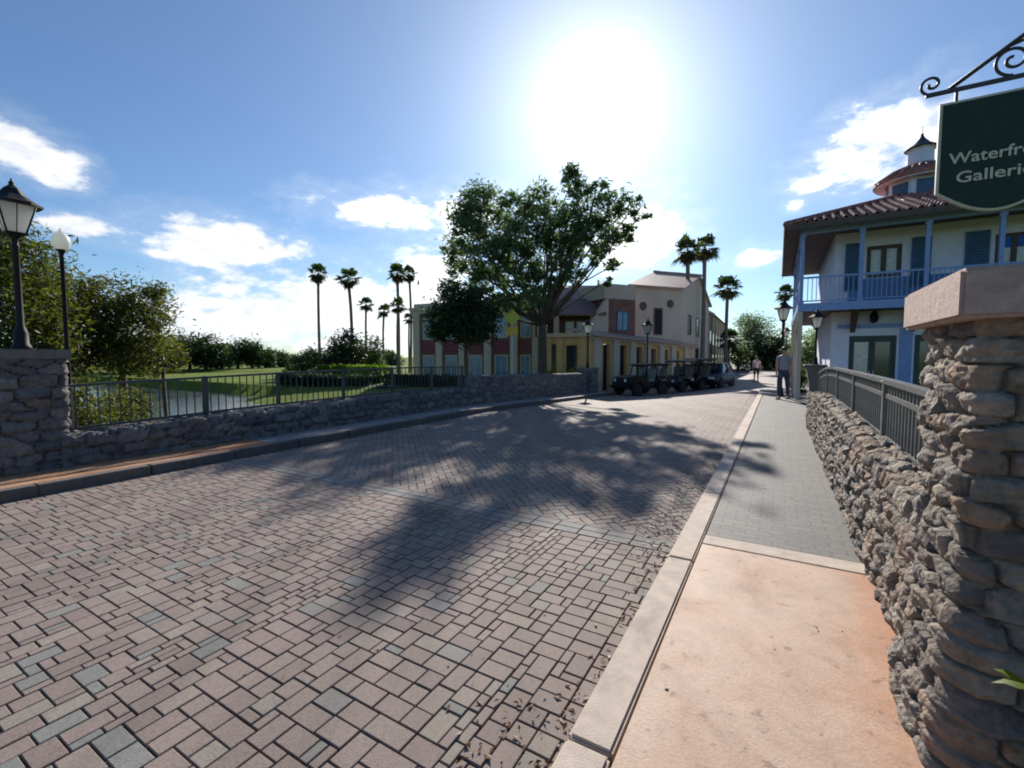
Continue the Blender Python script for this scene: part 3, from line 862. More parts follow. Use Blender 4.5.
# pavers cut along the band
mbc = MB(); cut_t = []
for pts in cut:
    c_ = (sum(p[0] for p in pts) / 4, sum(p[1] for p in pts) / 4)
    pts = [(c_[0] + (p[0] - c_[0]) * .95, c_[1] + (p[1] - c_[1]) * .95) for p in pts]
    out = []
    for k in range(4):
        a_, b_ = pts[k], pts[(k + 1) % 4]
        ia, ib = a_[1] >= 4.027, b_[1] >= 4.027
        if ia: out.append(a_)
        if ia != ib:
            f = (4.027 - a_[1]) / (b_[1] - a_[1]); out.append((a_[0] + (b_[0] - a_[0]) * f, 4.027))
    if len(out) < 3: continue
    nf = len(mbc.f)
    w3 = [ST(p[0], p[1], 0) for p in out]
    mbc.prism([(p.x, p.y) for p in w3], -.01, .0005)
    cut_t += [tint()] * (len(mbc.f) - nf)
rc = mbc.build('road', M['paver']); at_ = rc.data.attributes.new('tint', 'FLOAT', 'FACE'); at_.data.foreach_set('value', cut_t); tag(rc, kind='structure')
pv.build('road', M['paver'])

# kerbs, built as cast segments with joints
def kerb(name, s0, s1, t0, t1, h, seg, m_='kerb'):
    mb = MB(); t = t0
    while t < t1 - 0.05:
        e = min(t1, t + seg)
        n_ = max(1, int((e - t) / 1.0))
        for k in range(n_):
            a_ = t + (e - t) * k / n_ + (0.006 if k == 0 else 0); b_ = t + (e - t) * (k + 1) / n_ - (0.006 if k == n_ - 1 else 0)
            z0, z1 = gz(s0, a_), gz(s0, b_)
            vs = [(s0, a_, z0 - .2), (s1, a_, z0 - .2), (s1, b_, z1 - .2), (s0, b_, z1 - .2), (s0, a_, z0 + h), (s1, a_, z0 + h), (s1, b_, z1 + h), (s0, b_, z1 + h)]
            mb.add(vs, [(0, 3, 2, 1), (4, 5, 6, 7), (0, 1, 5, 4), (2, 3, 7, 6), (0, 4, 7, 3), (1, 2, 6, 5)])
        t = e
    o = mb.build(name, M[m_], None, (0, 0, 0), -A, bevel=0.012, seg=2)
    return tag(o, kind='structure')
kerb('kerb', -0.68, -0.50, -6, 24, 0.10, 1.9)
kerb('kerb', -7.46, -7.3, -6, 23, 0.13, 2.2, 'kerb_shaded')
def slab(name, s0, s1, t0, t1, z, mat_, th=0.2, bevel=0.01):
    mb = MB(); n_ = max(1, int((t1 - t0) / 2))
    for k in range(n_):
        a_ = t0 + (t1 - t0) * k / n_; b_ = t0 + (t1 - t0) * (k + 1) / n_
        z0, z1 = gz(s0, a_) + z, gz(s0, b_) + z
        vs = [(s0, a_, z0 - th), (s1, a_, z0 - th), (s1, b_, z1 - th), (s0, b_, z1 - th), (s0, a_, z0), (s1, a_, z0), (s1, b_, z1), (s0, b_, z1)]
        fs = [(0, 3, 2, 1), (4, 5, 6, 7), (0, 4, 7, 3), (1, 2, 6, 5)]
        if k == 0: fs.append((0, 1, 5, 4))
        if k == n_ - 1: fs.append((2, 3, 7, 6))
        mb.add(vs, fs)
    return tag(mb.build(name, mat_, None, (0, 0, 0), -A), kind='structure')
sheet('soil_bed', 0.615, 2.6, -6, 2.4, 0.03, M['soil'], 1, 1)
# right pavement: rust-stained concrete slab, an edging band, then small grey pavers
slab('pavement', -0.484, 0.62, -6, 3.86, 0.10, M['concrete_orange'])
slab('pavement_band', -0.484, 0.62, 3.875, 4.06, 0.104, M['kerb'])
slab('pavement', -0.484, 0.62, 4.07, 24, 0.096, M['walk_paver'])
slab('pavement', 0.62, 2.0, 12.0, 18.99, 0.094, M['walk_paver'])
# left pavement
slab('pavement', -8.2, -7.475, -6, 4.6, 0.125, M['concrete_rust'])
slab('pavement', -8.2, -7.475, 4.62, 23, 0.121, M['concrete_grey'])

# fallen leaves along the right kerb: nobody could count them
def leaf_litter():
    vs = []; q = []; tn = []
    for _ in range(3600):
        t = 1.2 + abs(rnd.gauss(0, 1)) * 0 + rnd.uniform(0, 8.5)
        cl_ = vnoise(np.array([t * 1.3]), np.array([1.0]), 5)[0]
        if rnd.random() > 0.06 + cl_ * (.22 if t < 2.6 else .6 if t < 6 else .3): continue
        s = -0.69 - abs(rnd.gauss(0, 0.16 if t < 4.2 else 0.24)) * (0.5 + cl_)
        L = rnd.uniform(0.016, 0.052); wd = L * rnd.uniform(0.35, 0.6); an = rnd.uniform(0, 6.28)
        z = gz(s, t) + 0.004
        c = ST(s, t, z); d = Vector((math.cos(an), math.sin(an), 0)); e = Vector((-d.y, d.x, 0))
        lift = rnd.uniform(0, .012)
        b = len(vs)
        for p in (c - d * L / 2, c + e * wd / 2 + Vector((0, 0, lift)), c + d * L / 2 + Vector((0, 0, rnd.uniform(0, .012))), c - e * wd / 2 + Vector((0, 0, lift))):
            vs.append(tuple(p))
        q += [b, b + 1, b + 2, b + 3]; tn.append(rnd.random())
    for _ in range(260):
        s = rnd.uniform(-6.5, 0.5); t = rnd.uniform(1, 12); L = rnd.uniform(0.012, 0.03); an = rnd.uniform(0, 6.28)
        if -0.71 < s < -0.46: continue
        z = gz(s, t) + (0.108 if s > -0.5 else 0.006)
        c = ST(s, t, z); d = Vector((math.cos(an), math.sin(an), 0)); e = Vector((-d.y, d.x, 0))
        b = len(vs)
        for p in (c - d * L / 2, c + e * L * .25 + Vector((0, 0, .006)), c + d * L / 2, c - e * L * .25): vs.append(tuple(p))
        q += [b, b + 1, b + 2, b + 3]; tn.append(rnd.random())
    o = mesh_np('fallen_leaves', vs, 4, q, M['fallen'], attr={'tint': ('FACE', tn)})
    tag(o, 'dry brown fallen leaves gathered along the kerb of the paved road', 'leaves', kind='stuff')
leaf_litter()

# ------------------------------------------------------------------ bridge walls
def lerp_tab(tab):
    xs = [a_ for a_, _ in tab]; ys = [b_ for _, b_ in tab]
    return lambda t: float(np.interp(t, xs, ys))
RW_TOP = lerp_tab([(2.2, .84), (5, .88), (9, .90), (11.8, .78)])
o = stone_wall_mesh('stone_wall', 0.63, 0.98, 2.45, 11.9, RW_TOP, lambda t: 0.06, lambda t: -0.8, 0.013, (0.27, 0.10), 0.065, 11, M['stone'])
tag(o, 'low sunlit rubble stone wall beside the orange pavement, under the grey railing', 'wall')
LW_TOP = lerp_tab([(2.2, .50), (4.7, .57), (8.5, .62), (11.6, .60)])
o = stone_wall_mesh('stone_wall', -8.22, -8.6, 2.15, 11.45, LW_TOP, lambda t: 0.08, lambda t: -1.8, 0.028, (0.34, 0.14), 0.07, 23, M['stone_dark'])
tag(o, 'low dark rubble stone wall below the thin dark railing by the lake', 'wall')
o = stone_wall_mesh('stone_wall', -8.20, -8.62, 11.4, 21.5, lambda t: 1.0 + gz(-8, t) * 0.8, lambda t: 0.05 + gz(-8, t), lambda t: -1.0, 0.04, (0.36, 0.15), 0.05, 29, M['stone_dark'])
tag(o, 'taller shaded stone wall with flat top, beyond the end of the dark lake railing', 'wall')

def pillar(label, s, t, half, z0, z1, cap_h, over, res, cell, depth, seed, mat_, cap_mat, cap2=False, flare=0.0):
    th = thing('stone_pillar', label, 'pillar', ST(s, t, z0), -A)
    stone_pillar_mesh('shaft', half, 0, z1 - z0 - cap_h, res, cell, depth, seed, mat_, th, flare)
    mb = MB(); h = half + over
    mb.box((0, 0, z1 - z0 - cap_h / 2), (2 * h, 2 * h, cap_h))
    if cap2: mb.box((0, 0, z1 - z0 - cap_h - 0.03), (2 * half + .1, 2 * half + .1, 0.056))
    mb.build('cap', cap_mat, th, bevel=0.012, seg=2)
    return th
# near right pillar: its road face in the raking sun
pillar('big rough stone pillar with a pinkish slab cap, where the grey railing ends', 0.905, 2.44, 0.295, -0.8, 1.893, 0.165, 0.10, 0.008, (0.20, 0.095), 0.05, 41, M['stone'], M['cap_stone'], flare=0.085)
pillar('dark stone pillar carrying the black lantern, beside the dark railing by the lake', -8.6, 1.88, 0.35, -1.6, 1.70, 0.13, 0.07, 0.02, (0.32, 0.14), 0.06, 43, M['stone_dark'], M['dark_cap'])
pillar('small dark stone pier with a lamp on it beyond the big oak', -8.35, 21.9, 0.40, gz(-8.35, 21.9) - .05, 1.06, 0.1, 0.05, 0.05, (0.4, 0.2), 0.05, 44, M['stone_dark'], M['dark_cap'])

# ------------------------------------------------------------------ railings
def railing(name, label, s, t0, t1, base, rails, post_ts, bal, mat_, post_w, post_h, rail_w=0.045, bal_r=0.008, bal_top=None, thin=None):
    """base(t): z of the wall's top; rails: heights above the base"""
    th = thing(name, label, 'railing', ST(s, t0, base(t0)), -A)
    z0 = base(t0)
    nseg = 10
    for i, (h, wd) in enumerate(rails):
        mb = MB()
        for k in range(nseg):
            a_ = t0 + (t1 - t0) * k / nseg; b_ = t0 + (t1 - t0) * (k + 1) / nseg
            za, zb = base(a_) + h - z0, base(b_) + h - z0
            hw = wd / 2; hh = 0.018
            vs = [(-hw, a_ - t0, za - hh), (hw, a_ - t0, za - hh), (hw, b_ - t0, zb - hh), (-hw, b_ - t0, zb - hh), (-hw, a_ - t0, za + hh), (hw, a_ - t0, za + hh), (hw, b_ - t0, zb + hh), (-hw, b_ - t0, zb + hh)]
            fs = [(0, 3, 2, 1), (4, 5, 6, 7), (0, 4, 7, 3), (1, 2, 6, 5)]
            if k == 0: fs.append((0, 1, 5, 4))
            if k == nseg - 1: fs.append((2, 3, 7, 6))
            mb.add(vs, fs)
        mb.build('rail', mat_, th)
    pm = None
    for t in post_ts:
        if pm is None:
            mb = MB(); mb.box((0, 0, post_h / 2 - .1), (post_w, post_w, post_h + .2)); mb.box((0, 0, post_h + .012), (post_w * 1.3, post_w * 1.3, .024)); mb.box((0, 0, .012), (post_w * 1.7, post_w * 1.7, .024))
            pm = mb.build('post', mat_, th, (0, t - t0, base(t) - z0), bevel=0.003)
        else:
            p = pm.copy(); COL.objects.link(p); p.parent = th; p.location = (0, t - t0, base(t) - z0)
    bm_ = None; t = t0 + bal
    ztop = bal_top if bal_top else rails[0][0]; zbot = rails[-1][0]
    while t < t1 - 0.03:
        if bm_ is None:
            mb = MB(); mb.box((0, 0, (ztop + zbot) / 2), (bal_r * 2, bal_r * 2, ztop - zbot))
            bm_ = mb.build('baluster', mat_, th, (0, t - t0, base(t) - z0))
        else:
            p = bm_.copy(); COL.objects.link(p); p.parent = th; p.location = (0, t - t0, base(t) - z0)
        t += bal
    return th
RB = lambda t: float(np.interp(t, [2.2, 5, 9, 10.5, 11.8], [.84, .88, .90, .87, .74]))
railing('metal_railing', 'grey metal railing on the sunlit stone wall, ending at the big pillar', 0.80, 2.72, 11.8, RB, [(0.52, 0.075), (0.40, 0.035), (0.05, 0.035)], [2.86, 4.9, 6.7, 8.4, 10.1, 11.75], 0.098, M['grey_rail'], 0.06, 0.50, bal_r=0.009)
LB = LW_TOP
railing('metal_railing', 'dark grey metal railing on the low dark wall by the lake', -8.42, 2.25, 11.4, lambda t: LW_TOP(t), [(0.70, 0.05), (0.10, 0.03)], [2.3, 4.05, 5.35, 6.9, 8.4, 9.9, 11.36], 0.125, M['fence_grey'], 0.06, 0.70, bal_r=0.007)
# ------------------------------------------------------------------ street lamps
def lantern_lamp(label, loc, height, rz=0.0, scale=1.0, group='black lantern street lamps', glass=None, name='street_lamp'):
    """post with a four-sided glazed lantern; height to the tip of the finial"""
    th = thing(name, label, 'street lamp', loc, rz, group)
    k = scale; hl = 0.62 * k; top = height
    zb = top - 0.95 * k
    mb = MB()
    mb.lathe([(0.13 * k, 0), (0.13 * k, .05 * k), (0.10 * k, .09 * k), (0.095 * k, .28 * k), (0.075 * k, .34 * k), (0.052 * k, .42 * k), (0.042 * k, zb - .22 * k), (.055 * k, zb - .2 * k), (.04 * k, zb - .17 * k), (.045 * k, zb - .08 * k), (.085 * k, zb - .03 * k), (.11 * k, zb)], n=14)
    mb.build('post', M['black_metal'], th)
    # cage: tapered square lantern
    r0, r1 = 0.13 * k, 0.255 * k; z0, z1 = zb + .03 * k, zb + .50 * k
    mb = MB()
    mb.lathe([(r0 * 1.30, zb - .005), (r0 * 1.45, zb + .03 * k)], n=4, smooth=False, rot=R(45))
    for i in range(4):
        a_ = R(45 + 90 * i)
        p0 = (r0 * 1.30 * math.cos(a_), r0 * 1.30 * math.sin(a_), z0); p1 = (r1 * 1.30 * math.cos(a_), r1 * 1.30 * math.sin(a_), z1)
        mb.tube([p0, p1], .014 * k, 6)
        b_ = R(90 * i); rr0 = r0 * .92; rr1 = r1 * .92
        mb.tube([(rr0 * math.cos(b_), rr0 * math.sin(b_), z0), (rr1 * math.cos(b_), rr1 * math.sin(b_), z1)], .007 * k, 5)
    mb.build('lantern_frame', M['black_metal'], th)
    mb = MB()
    mb.lathe([(r0 * 1.27, z0), (r1 * 1.27, z1)], n=4, smooth=False, rot=R(45))
    mb.build('lantern_glass', M['frosted'], th)
    mb = MB()
    mb.lathe([(r1 * 1.48, z1 - .01 * k), (r1 * 1.50, z1 + .025 * k), (r1 * 1.15, z1 + .07 * k), (r1 * .72, z1 + .16 * k), (r1 * .42, z1 + .27 * k), (r1 * .2, z1 + .32 * k)], n=8, smooth=False, rot=R(22.5))
    mb.lathe([(r1 * .2, z1 + .318 * k), (.03 * k, z1 + .345 * k), (.045 * k, z1 + .37 * k), (.02 * k, z1 + .395 * k), (.006 * k, top)], n=10)
    mb.build('lantern_roof', M['black_metal'], th)
    return th
def globe_lamp(label, loc, height, scale=1.0, group=None):
    th = thing('street_lamp', label, 'street lamp', loc, 0, group)
    k = scale; zb = height - 0.62 * k
    mb = MB()
    mb.lathe([(.16 * k, 0), (.16 * k, .08 * k), (.11 * k, .16 * k), (.10 * k, .55 * k), (.07 * k, .66 * k), (.058 * k, .75 * k), (.05 * k, zb - .25 * k), (.07 * k, zb - .22 * k), (.05 * k, zb - .18 * k), (.075 * k, zb - .06 * k), (.14 * k, zb)], n=14)
    mb.build('post', M['black_metal'], th)
    mb = MB()
    mb.lathe([(.12 * k, zb), (.19 * k, zb + .10 * k), (.215 * k, zb + .22 * k), (.19 * k, zb + .36 * k), (.12 * k, zb + .46 * k), (.06 * k, zb + .52 * k), (.045 * k, zb + .56 * k), (.01 * k, zb + .62 * k)], n=16)
    mb.build('globe', M['frosted'], th)
    return th
lp = ST(-8.46, 1.90); c = at(22, 178, lp.y)
lantern_lamp('tall black lantern lamp standing on the dark stone pillar by the lake', Vector((lp.x, lp.y, 1.70)), c.z - 1.70, -A, 0.74)
g = at(60, 228, 9.6)
globe_lamp('lamp with a pale acorn globe on a slim black pole, behind the lantern pillar', Vector((g.x, g.y, -1.3)), g.z + 1.3, 0.72)
c = at(590, 318, ST(-8.35, 21.9).y)
pl = ST(-8.35, 21.9)
lantern_lamp('black lantern lamp on the small dark pier before the cream building', Vector((pl.x, pl.y, 1.05)), c.z - 1.05, -A, 0.8)
c = at(648, 318, 26.5)
lantern_lamp('white glazed lantern lamp rising behind the dark open vehicle', Vector((c.x, c.y, gzxy(c.x, c.y))), c.z - gzxy(c.x, c.y), -A, 0.95)
c = at(784, 298, 17.6)
lantern_lamp('pale lantern lamp on the pavement directly behind the walking person', Vector((c.x, c.y, .096)), c.z - .096, -A, 0.9)
c = at(787, 326, 33)
lantern_lamp('small distant lantern lamp beyond the person, below a nearer lantern', Vector((c.x, c.y, 0)), c.z, -A, 0.8)
# small pier with lamp at the far end of the grey railing
q = at(814, 395, 13.4)
pl = Vector((q.x, q.y, .09))
th = thing('lamp_pedestal', 'dark tapered planter pedestal at the far end of the grey railing', 'planter', pl, -A)
mb = MB()
mb.lathe([(.24, 0), (.24, .08), (.18, .10), (.17, .45), (.22, .80), (.30, 1.10), (.36, 1.22)], n=4, smooth=False, rot=R(45)); mb.build('body', M['dark_cap'], th, bevel=.01)
mb = MB(); mb.box((0, 0, 1.255), (.58, .58, .065)); mb.build('rim', M['dark_cap'], th, bevel=.012)
c = at(814, 308, 13.4)
lantern_lamp('black lamp post rising from the tapered pedestal under the blue balcony', Vector((pl.x, pl.y, pl.z + 1.28)), c.z - pl.z - 1.28, -A, 0.62)

# ------------------------------------------------------------------ hanging sign
K = 1.4
def sst(s): return (0.905 * K + s)           # s of a point along the sign
SG_T = 4.0 * K; rq_ = ray(937, 150)[0]; SG_S0 = SG_T * (rq_ * CA - SA) / (CA + rq_ * SA); SG_W = 0.575 * K
root = thing('hanging_sign', 'dark green gallery sign with cream rim and letters, hanging from an iron bracket', 'sign', ST(SG_S0, SG_T, EYE), -A)
def zz(z): return z * K                        # heights above the eye at the nominal distance
top, side, low = zz(1.615), zz(1.05), zz(0.905)
def outline(off):
    pts = [(0 + off, top - off), (0 + off, side + off * .4)]
    n_ = 14
    for i in range(1, n_):
        f = i / n_; x = SG_W * f
        xx = off + (SG_W - 2 * off) * f
        pts.append((xx, side + off * .4 - (side - low) * math.sin(math.pi * f) + off * .55 * math.sin(math.pi * f)))
    pts += [(SG_W - off, side + off * .4), (SG_W - off, top - off)]
    return pts
mb = MB(); mb.extr(outline(0), -0.02, 0.02); mb.build('rim', M['sign_gold'], root, bevel=.004)
mb = MB(); mb.extr(outline(0.022), -0.026, 0.026); mb.build('board', M['sign_green'], root)
def lettering(name, txt, x, z, size, wid, m_, parent, y=-0.029):
    cu = bpy.data.curves.new(name, 'FONT'); cu.body = txt; cu.size = size; cu.extrude = 0.003; cu.align_x = 'CENTER'; cu.offset = size * 0.012
    cu.resolution_u = 4
    o = bpy.data.objects.new(name + '_tmp', cu); COL.objects.link(o)
    bpy.context.view_layer.update()
    dg = bpy.context.evaluated_depsgraph_get()
    me = bpy.data.meshes.new_from_object(o.evaluated_get(dg)); me.materials.clear(); me.materials.append(m_)
    bpy.data.objects.remove(o)
    xs = [v.co.x for v in me.vertices]; sx = wid / (max(xs) - min(xs)); cx = (max(xs) + min(xs)) / 2
    for v in me.vertices:
        v.co = Vector(((v.co.x - cx) * sx + x, y - v.co.z, v.co.y + z))
    return link(name, me, parent)
lettering('lettering', 'Waterfront', SG_W * .5, zz(1.222), .135, .465 * K, M['sign_gold'], root)
lettering('lettering', 'Galleries', SG_W * .5, zz(1.102), .135, .385 * K, M['sign_gold'], root)
# iron bracket and its pole
br = thing('sign_bracket', 'black wrought iron bracket with scrolls and diagonal stay on a pole', 'bracket', ST(SG_S0, SG_T, EYE), -A)
barz = zz(1.69); xend = 1.45
mb = MB(); mb.box(((xend - .10) / 2, 0, barz), (xend + .10, .03, .035)); mb.build('bar', M['dark_iron'], br, bevel=.004)
mb = MB(); mb.tube([(.06, 0, barz + .015), (xend, 0, barz + .98)], .018, 8); mb.build('stay', M['dark_iron'], br)
def scroll(cx, cz, r, turns, a0, sgn=1, n_=40):
    pts = []
    for i in range(n_ + 1):
        f = i / n_; a_ = a0 + sgn * turns * 2 * math.pi * f; rr = r * (1 - .8 * f)
        pts.append((cx + rr * math.cos(a_), 0, cz + rr * math.sin(a_)))
    return pts
mb = MB(); mb.tube(scroll(-.06, barz + .09, .085, 1.3, R(-90), -1), .012, 7); mb.build('scroll', M['dark_iron'], br)
mb = MB(); mb.tube(scroll(.46, barz + .145, .125, 1.5, R(-90), -1), .013, 7); mb.tube([(.40, 0, barz + .255), (.55, 0, barz + .30), (.75, 0, barz + .27), (.95, 0, barz + .15)], .012, 7); mb.build('scroll', M['dark_iron'], br)
for x in (.11, SG_W - .11):
    mb = MB(); mb.box((x, 0, (barz + top) / 2), (.022, .022, barz - top + .03)); mb.build('hanger', M['dark_iron'], br)
mb = MB(); mb.lathe([(.07, -EYE - .8), (.07, -EYE + .1), (.045, -EYE + .16), (.042, barz + 1.15), (.06, barz + 1.18), (.03, barz + 1.26), (.005, barz + 1.34)], c=(xend, 0, 0), n=14); mb.build('pole', M['black_metal'], br)

# yellow-green traffic sign on a post
q = at(512, 322, 21.5); g0 = terr(q.x, q.y)
ts = thing('traffic_sign', 'yellow-green diamond traffic sign with smaller plaque on a pale post under the oak', 'sign', (q.x, q.y, g0), R(-8))
hz = q.z - g0
mb = MB(); mb.box((0, .03, (hz + .35) / 2), (.07, .05, hz + .35)); mb.build('post', M['pale_post'], ts)
mb = MB(); mb.extr([(0, hz + .62), (-.40, hz + .22), (0, hz - .18), (.40, hz + .22)], -.012, .0); mb.build('diamond_panel', M['yellow_sign'], ts, bevel=.003)
mb = MB(); mb.extr([(-.28, hz - .62), (.28, hz - .62), (.28, hz - .24), (-.28, hz - .24)], -.012, .0); mb.build('plaque', M['orange_sign'], ts, bevel=.003)
# ------------------------------------------------------------------ white and blue two-storey building on the right
GS, GT = 0.56, 18.86            # street coordinates of the balcony's corner
gb = thing('gallery_building', 'white and blue two-storey building with balcony, red tiled roof and cupola', 'building', ST(GS, GT, 0), -A)
WX0, WX1, WY0, WY1 = 1.07, 8.3, 1.45, 9.4     # walls in local x (right), y (away)
ZB, ZE = 3.42, 5.82
# ground floor walls with openings on the front
def wall_with_holes(mb, x0, x1, y, z0, z1, holes, th=0.22):
    """front wall in the x,z plane; holes = [(xa,xb,za,zb)] not overlapping in x"""
    holes = sorted(holes); x = x0
    for xa, xb, za, zb in holes:
        if xa > x + .001: mb.bb(x, xa, y, y + th, z0, z1)
        if za > z0 + .001: mb.bb(xa, xb, y, y + th, z0, za)
        if zb < z1 - .001: mb.bb(xa, xb, y, y + th, zb, z1)
        x = xb
    if x < x1 - .001: mb.bb(x, x1, y, y + th, z0, z1)
doors = [(1.62, 2.95), (3.42, 4.70), (5.6, 6.9)]
mb = MB()
wall_with_holes(mb, WX0, WX1, WY0, 0, ZB - .2, [(a_, b_, 0.02, 2.35) for a_, b_ in doors])
mb.bb(WX0, WX0 + .22, WY0 + .22, WY1, 0, ZB - .2); mb.bb(WX1 - .22, WX1, WY0 + .22, WY1, 0, ZB - .2); mb.bb(WX0 + .22, WX1 - .22, WY1 - .22, WY1, 0, ZB - .2)
mb.build('ground_floor_wall', M['white_stucco'], gb)
up = [(1.30, 1.78), (2.02, 2.98), (3.30, 3.72), (4.55, 5.1), (5.25, 6.35), (6.5, 7.0)]
mb = MB()
wall_with_holes(mb, WX0 + .03, WX1, WY0 + .02, ZB, ZE + .3, [(2.02, 2.98, ZB + .95, ZB + 2.05), (5.25, 6.6, ZB + .9, ZB + 2.05)])
mb.bb(WX0 + .03, WX0 + .25, WY0 + .24, WY1, ZB, ZE + .3); mb.bb(WX1 - .22, WX1, WY0 + .24, WY1, ZB, ZE + .3); mb.bb(WX0 + .25, WX1 - .22, WY1 - .22, WY1, ZB, ZE + .3)
mb.build('upper_floor_wall', M['white_stucco'], gb)
# lower band of the upper wall painted blue
mb = MB(); mb.bb(WX0 + .45, WX1 - .1, WY0 - .015, WY0 + .017, ZB + .01, ZB + .93); mb.build('wall_panel', M['blue_wall'], gb)
mb = MB(); mb.bb(WX0 + .2, WX1 + .1, WY0 - .06, WY0 - .003, 2.62, 2.76); mb.bb(3.02, 3.36, WY0 - .03, WY0 - .003, .05, 2.6); mb.build('door_surround', M['blue_paint'], gb)
for i, (a_, b_) in enumerate(doors):
    mb = MB()
    mb.bb(a_, a_ + .07, WY0 + .05, WY0 + .15, .02, 2.35); mb.bb(b_ - .07, b_, WY0 + .05, WY0 + .15, .02, 2.35); mb.bb(a_ + .07, b_ - .07, WY0 + .05, WY0 + .15, 2.27, 2.35)
    fr = mb.build('door_frame', M['dark_green'], gb)
    half = (a_ + b_) / 2
    for j, (x0, x1) in enumerate(((a_ + .07, half - .005), (half + .005, b_ - .07))):
        mb = MB()
        mb.bb(x0, x0 + .09, WY0 + .08, WY0 + .12, .04, 2.27); mb.bb(x1 - .09, x1, WY0 + .08, WY0 + .12, .04, 2.27); mb.bb(x0 + .09, x1 - .09, WY0 + .08, WY0 + .12, 2.13, 2.27); mb.bb(x0 + .09, x1 - .09, WY0 + .08, WY0 + .12, .04, .75)
        d = mb.build('door', M['dark_green'], gb)
        mb = MB(); mb.bb(x0 + .09, x1 - .09, WY0 + .095, WY0 + .105, .75, 2.13)
        mb.build('pane', M['curtain_glass'] if (j == 0 and i == 0) else M['glass'], d)
        mb = MB(); mb.box((x1 - .05 if j == 0 else x0 + .05, WY0 + .05, 1.05), (.03, .06, .14)); mb.build('handle', M['rim'], d)
# wreath-like lamp above the door
mb = MB(); mb.lathe([(.02, 0), (.10, .05), (.13, .2), (.10, .33), (.03, .42)], c=(2.28, WY0 - .16, 2.78), n=10); mb.box((2.28, WY0 - .08, 3.05), (.05, .16, .05)); mb.build('wall_lantern', M['black_metal'], gb)
# upstairs windows with curtains, shutters
def window_unit(parent, x0, x1, z0, z1, y, panes, frame_m, glass_m, fw=.07):
    mb = MB()
    mb.bb(x0, x0 + fw, y, y + .1, z0, z1); mb.bb(x1 - fw, x1, y, y + .1, z0, z1); mb.bb(x0 + fw, x1 - fw, y, y + .1, z0, z0 + fw); mb.bb(x0 + fw, x1 - fw, y, y + .1, z1 - fw, z1)
    for k in range(1, panes):
        xm = x0 + (x1 - x0) * k / panes; mb.bb(xm - fw * .6, xm + fw * .6, y, y + .1, z0 + fw, z1 - fw)
    fr = mb.build('window', frame_m, parent)
    mb = MB(); mb.bb(x0 + fw * .5, x1 - fw * .5, y + .055, y + .065, z0 + fw * .5, z1 - fw * .5)
    mb.build('pane', glass_m, fr)
    return fr
window_unit(gb, 2.02, 2.98, ZB + .95, ZB + 2.05, WY0 + .06, 2, M['brown_wood'], M['curtain_glass'], .12)
w_ = window_unit(gb, 5.25, 6.6, ZB + .9, ZB + 2.05, WY0 + .06, 3, M['brown_wood'], M['curtain_glass'], .10)
mb = MB(); mb.bb(5.35, 6.5, WY0 + .08, WY0 + .11, ZB + 1.62, ZB + 1.95); mb.build('blue_blind', M['blue_cloth'], w_)
for x0, x1 in ((1.40, 1.88), (3.22, 3.72), (4.55, 5.12), (6.72, 7.2)):
    mb = MB(); mb.bb(x0, x1, WY0 - .05, WY0 - .004, ZB + .55, ZB + 2.2)
    for k in range(16):
        mb.box(((x0 + x1) / 2, WY0 - .055, ZB + .65 + k * .1), (x1 - x0 - .1, .02, .06), rx=R(30))
    mb.build('shutter', M['shutter'], gb)
# balcony: floor, fascia, posts, railing panels
X1 = 8.6
mb = MB(); mb.bb(.06, X1, .06, WY0 + .02, ZB - .2, ZB - .02); mb.bb(.06, WX0 + .03, WY0 + .02, WY1, ZB - .2, ZB - .02); mb.build('balcony_floor', M['brown_wood'], gb)
mb = MB(); mb.bb(-.03, X1, -.03, .05, ZB - .24, ZB + .03); mb.bb(-.03, .05, .05, WY1, ZB - .24, ZB + .03); mb.build('balcony_fascia', M['blue_paint'], gb)
def post(x, y, z0, z1, w=.11):
    mb = MB(); mb.bb(x - w / 2, x + w / 2, y - w / 2, y + w / 2, z0, z1); mb.bb(x - w * .75, x + w * .75, y - w * .75, y + w * .75, z1 - .12, z1 - .001); mb.bb(x - w * .75, x + w * .75, y - w * .75, y + w * .75, z0 + .001, z0 + .1)
    mb.build('post', M['blue_paint'], gb)
xs = [0.06 + 1.64 * k for k in range(6)]
for x in xs: post(x, .06, ZB + .03, ZE)
for y in (3.0, 5.9, 8.9): post(.06, y, ZB + .03, ZE)
for y in (0.1, 3.0, 5.9, 8.9):
    mb = MB(); mb.bb(-.02, .13, y - .07, y + .07, 0, ZB - .25); mb.build('ground_post', M['pale_stucco'], gb)
for i in range(5):
    x0, x1 = xs[i] + .06, xs[i + 1] - .06
    mb = MB(); mb.bb(x0, x1, .03, .09, ZB + .88, ZB + .94); mb.bb(x0, x1, .04, .08, ZB + .09, ZB + .13)
    n_ = 12
    for k in range(1, n_): mb.box((x0 + (x1 - x0) * k / n_, .06, ZB + .5), (.022, .022, .75))
    mb.build('balcony_railing', M['blue_paint'], gb)
for y0, y1 in ((.12, 2.94), (3.06, 5.84), (5.96, 8.84)):
    mb = MB(); mb.bb(.03, .09, y0, y1, ZB + .88, ZB + .94); mb.bb(.04, .08, y0, y1, ZB + .09, ZB + .13)
    for k in range(1, 22): mb.box((.06, y0 + (y1 - y0) * k / 22, ZB + .5), (.022, .022, .75))
    mb.build('balcony_railing', M['blue_paint'], gb)
# brackets under the balcony
for x in xs[:6]:
    mb = MB(); mb.extx([(WY0 - .01, ZB - .22), (.45, ZB - .22), (WY0 - .01, ZB - .95)], x - .07, x + .07); mb.build('bracket', M['brown_wood'], gb)
